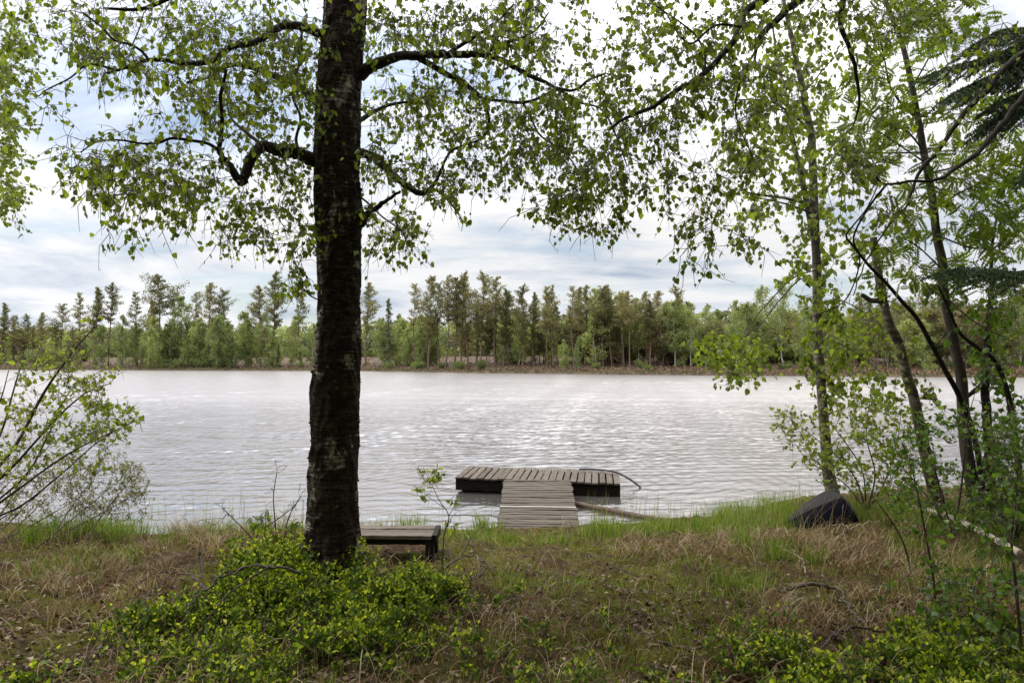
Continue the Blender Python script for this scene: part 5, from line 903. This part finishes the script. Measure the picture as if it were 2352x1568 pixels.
# reeds standing in the shallows
mb = MB()
for poly, k, h in (([(340, 1205), (700, 1195), (700, 1180), (340, 1190)], 60, .42), ([(1340, 1215), (1700, 1185), (1700, 1170), (1360, 1195)], 110, .34), ([(1000, 1200), (1140, 1200), (1140, 1190), (1000, 1190)], 10, .35), ([(2080, 1155), (2340, 1150), (2340, 1170), (2080, 1170)], 40, .4)):
    P = np.array([lvl(rng.uniform(min(q[0] for q in poly), max(q[0] for q in poly)), rng.uniform(min(q[1] for q in poly), max(q[1] for q in poly)), -.05) for _ in range(k)]); blades(mb, P, rd(k), h * rng.uniform(.5, 1.35, k), rng.uniform(.004, .007, k), rng.uniform(.02, .5, k) ** 1.5, 6)
tag(mb.build('reeds', M['grass']), 'thin reed blades standing in the shallow water along the bank', 'reeds', kind='stuff')
# leaf litter
P, s = bank(90000, .3, 7.5, 2.0); w_ = np.clip((fbm(P[:, 0] * 2.1 + 77, P[:, 1] * 2.1, 4) - .36) * 5, .12, 1) * np.where(P[:, 1] < 5.6, 1, .6); P = P[rng.random(len(P)) < w_ * .42]; n = len(P); P[:, 2] += rng.uniform(.002, .02, n)
tv = BLEAF_V * [1, 1, 2.6] - [0, .4, 0]; mb = MB(); place(mb, tv, BLEAF_F, P, rd(n) + rng.normal(0, .25, (n, 3)), rng.normal(0, .45, (n, 3)) + [0, 0, 1], rng.uniform(.016, .042, n)); tag(mb.build('leaf_litter', M['litter']), 'brown fallen leaves scattered over the forest floor', 'fallen leaves', kind='stuff')
# small twigs among it
mb = MB()
for q in P[rng.choice(n, 420)]:
    d = rd(1)[0] * rng.uniform(.04, .16); tube(mb, [q, q + d * .5 + [0, 0, rng.uniform(.005, .02)], q + d + rng.normal(0, .01, 3)], [.0028, .0024, .0014], 4, cap=False)
tag(mb.build('twig_litter', M['dead_wood']), 'thin dry twigs scattered over the forest floor', 'fallen twigs', kind='stuff')
# moss
P, s = bank(150000, .5, 7.5, 2.0); w_ = np.clip((fbm(P[:, 0] * 1.9 + 13, P[:, 1] * 1.9 + 51, 4) - .45) * 8, 0, 1) * np.where(P[:, 1] < 5.8, 1, .25); P = P[rng.random(len(P)) < w_ * .6]; n = len(P); mb = MB()
place(mb, SLIM_V * [1.6, 1, 1], SLIM_F, P - [0, 0, .004], rng.normal(0, .7, (n, 3)) + [0, 0, 1.], rng.normal(0, 1, (n, 3)), rng.uniform(.010, .026, n)); tag(mb.build('moss', M['moss']), 'yellow-green moss cushions on the forest floor', 'moss', kind='stuff')
# bilberry
def bilberry(name_label, specs):
    mb, ms = MB(), MB()
    for poly, k, h in specs:
        for c in region(poly, k, .04):
            cl = float(fbm(c[0] * 2.4 + 8, c[1] * 2.4 + 2, 3))
            if rng.random() > (cl - .30) * 4.5: continue
            c = c + np.array([*rng.normal(0, .10 if rng.random() < .25 else .01, 2), 0]); c[2] = gz(c[0], c[1])
            hh = h * (rng.uniform(.5, 1.1) if rng.random() < .8 else rng.uniform(1.1, 1.7)) * (.35 + 1.5 * cl ** 1.2)
            for b_ in range(rng.integers(2, 5)):
                d = unit(np.array([rng.normal(0, .45), rng.normal(0, .45), 1.])); tip = c + d * hh * rng.uniform(.6, 1.1); mid = c + d * hh * .5 + rng.normal(0, .012, 3); tube(ms, [c - [0, 0, .02], mid, tip], [.0022, .0017, .001], 3, cap=False)
                m_ = rng.integers(7, 13); u = rng.uniform(.40, 1.04, (m_, 1)); Pn = mid + (tip - mid) * (u * 2 - 1) * (u > .5) + (mid - c) * (u * 2 - 1) * (u <= .5); az = rng.uniform(0, 6.3, m_); D = np.c_[np.cos(az), np.sin(az), rng.uniform(.3, 1.9, m_)]
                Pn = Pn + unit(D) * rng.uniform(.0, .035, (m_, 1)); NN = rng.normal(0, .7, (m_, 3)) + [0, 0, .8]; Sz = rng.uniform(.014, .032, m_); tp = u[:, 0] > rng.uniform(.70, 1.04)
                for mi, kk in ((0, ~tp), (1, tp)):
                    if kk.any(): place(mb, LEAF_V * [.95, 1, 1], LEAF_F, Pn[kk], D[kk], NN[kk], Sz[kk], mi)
    root = mb.build('bilberry', [M['bilberry_leaf'], M['bilberry_lit_tip']]); ms.build('stems', M['twig_red'], root, True); tag(root, name_label, 'bilberry', kind='stuff')
bilberry('bright green bilberry thicket spreading round the foot of the big birch', [([(560, 1330), (720, 1300), (860, 1335), (1000, 1355), (1075, 1405), (1085, 1450), (960, 1500), (820, 1540), (640, 1580), (380, 1590), (250, 1560), (240, 1490), (380, 1420), (500, 1400)], 1350, .155), ([(480, 1400), (560, 1340), (700, 1320), (700, 1400), (420, 1460)], 240, .16), ([(850, 1355), (1000, 1350), (1060, 1410), (860, 1430)], 110, .12), ([(660, 1290), (840, 1290), (840, 1340), (660, 1340)], 70, .17), ([(-60, 1600), (250, 1560), (900, 1580), (900, 1700), (-60, 1700)], 240, .16)])
bilberry('bilberry thicket filling the lower right corner', [([(1800, 1640), (1830, 1560), (1990, 1545), (2090, 1490), (2400, 1480), (2420, 1700), (1740, 1700)], 700, .14)])
bilberry('scattered low bilberry sprigs on the mossy clearing', [([(820, 1500), (1720, 1500), (1800, 1700), (800, 1700)], 130, .10), ([(1080, 1380), (1400, 1400), (1400, 1500), (1050, 1500)], 26, .11), ([(60, 1500), (260, 1440), (260, 1600), (60, 1640)], 30, .10), ([(1640, 1490), (1860, 1500), (1800, 1580), (1650, 1580)], 50, .13)])
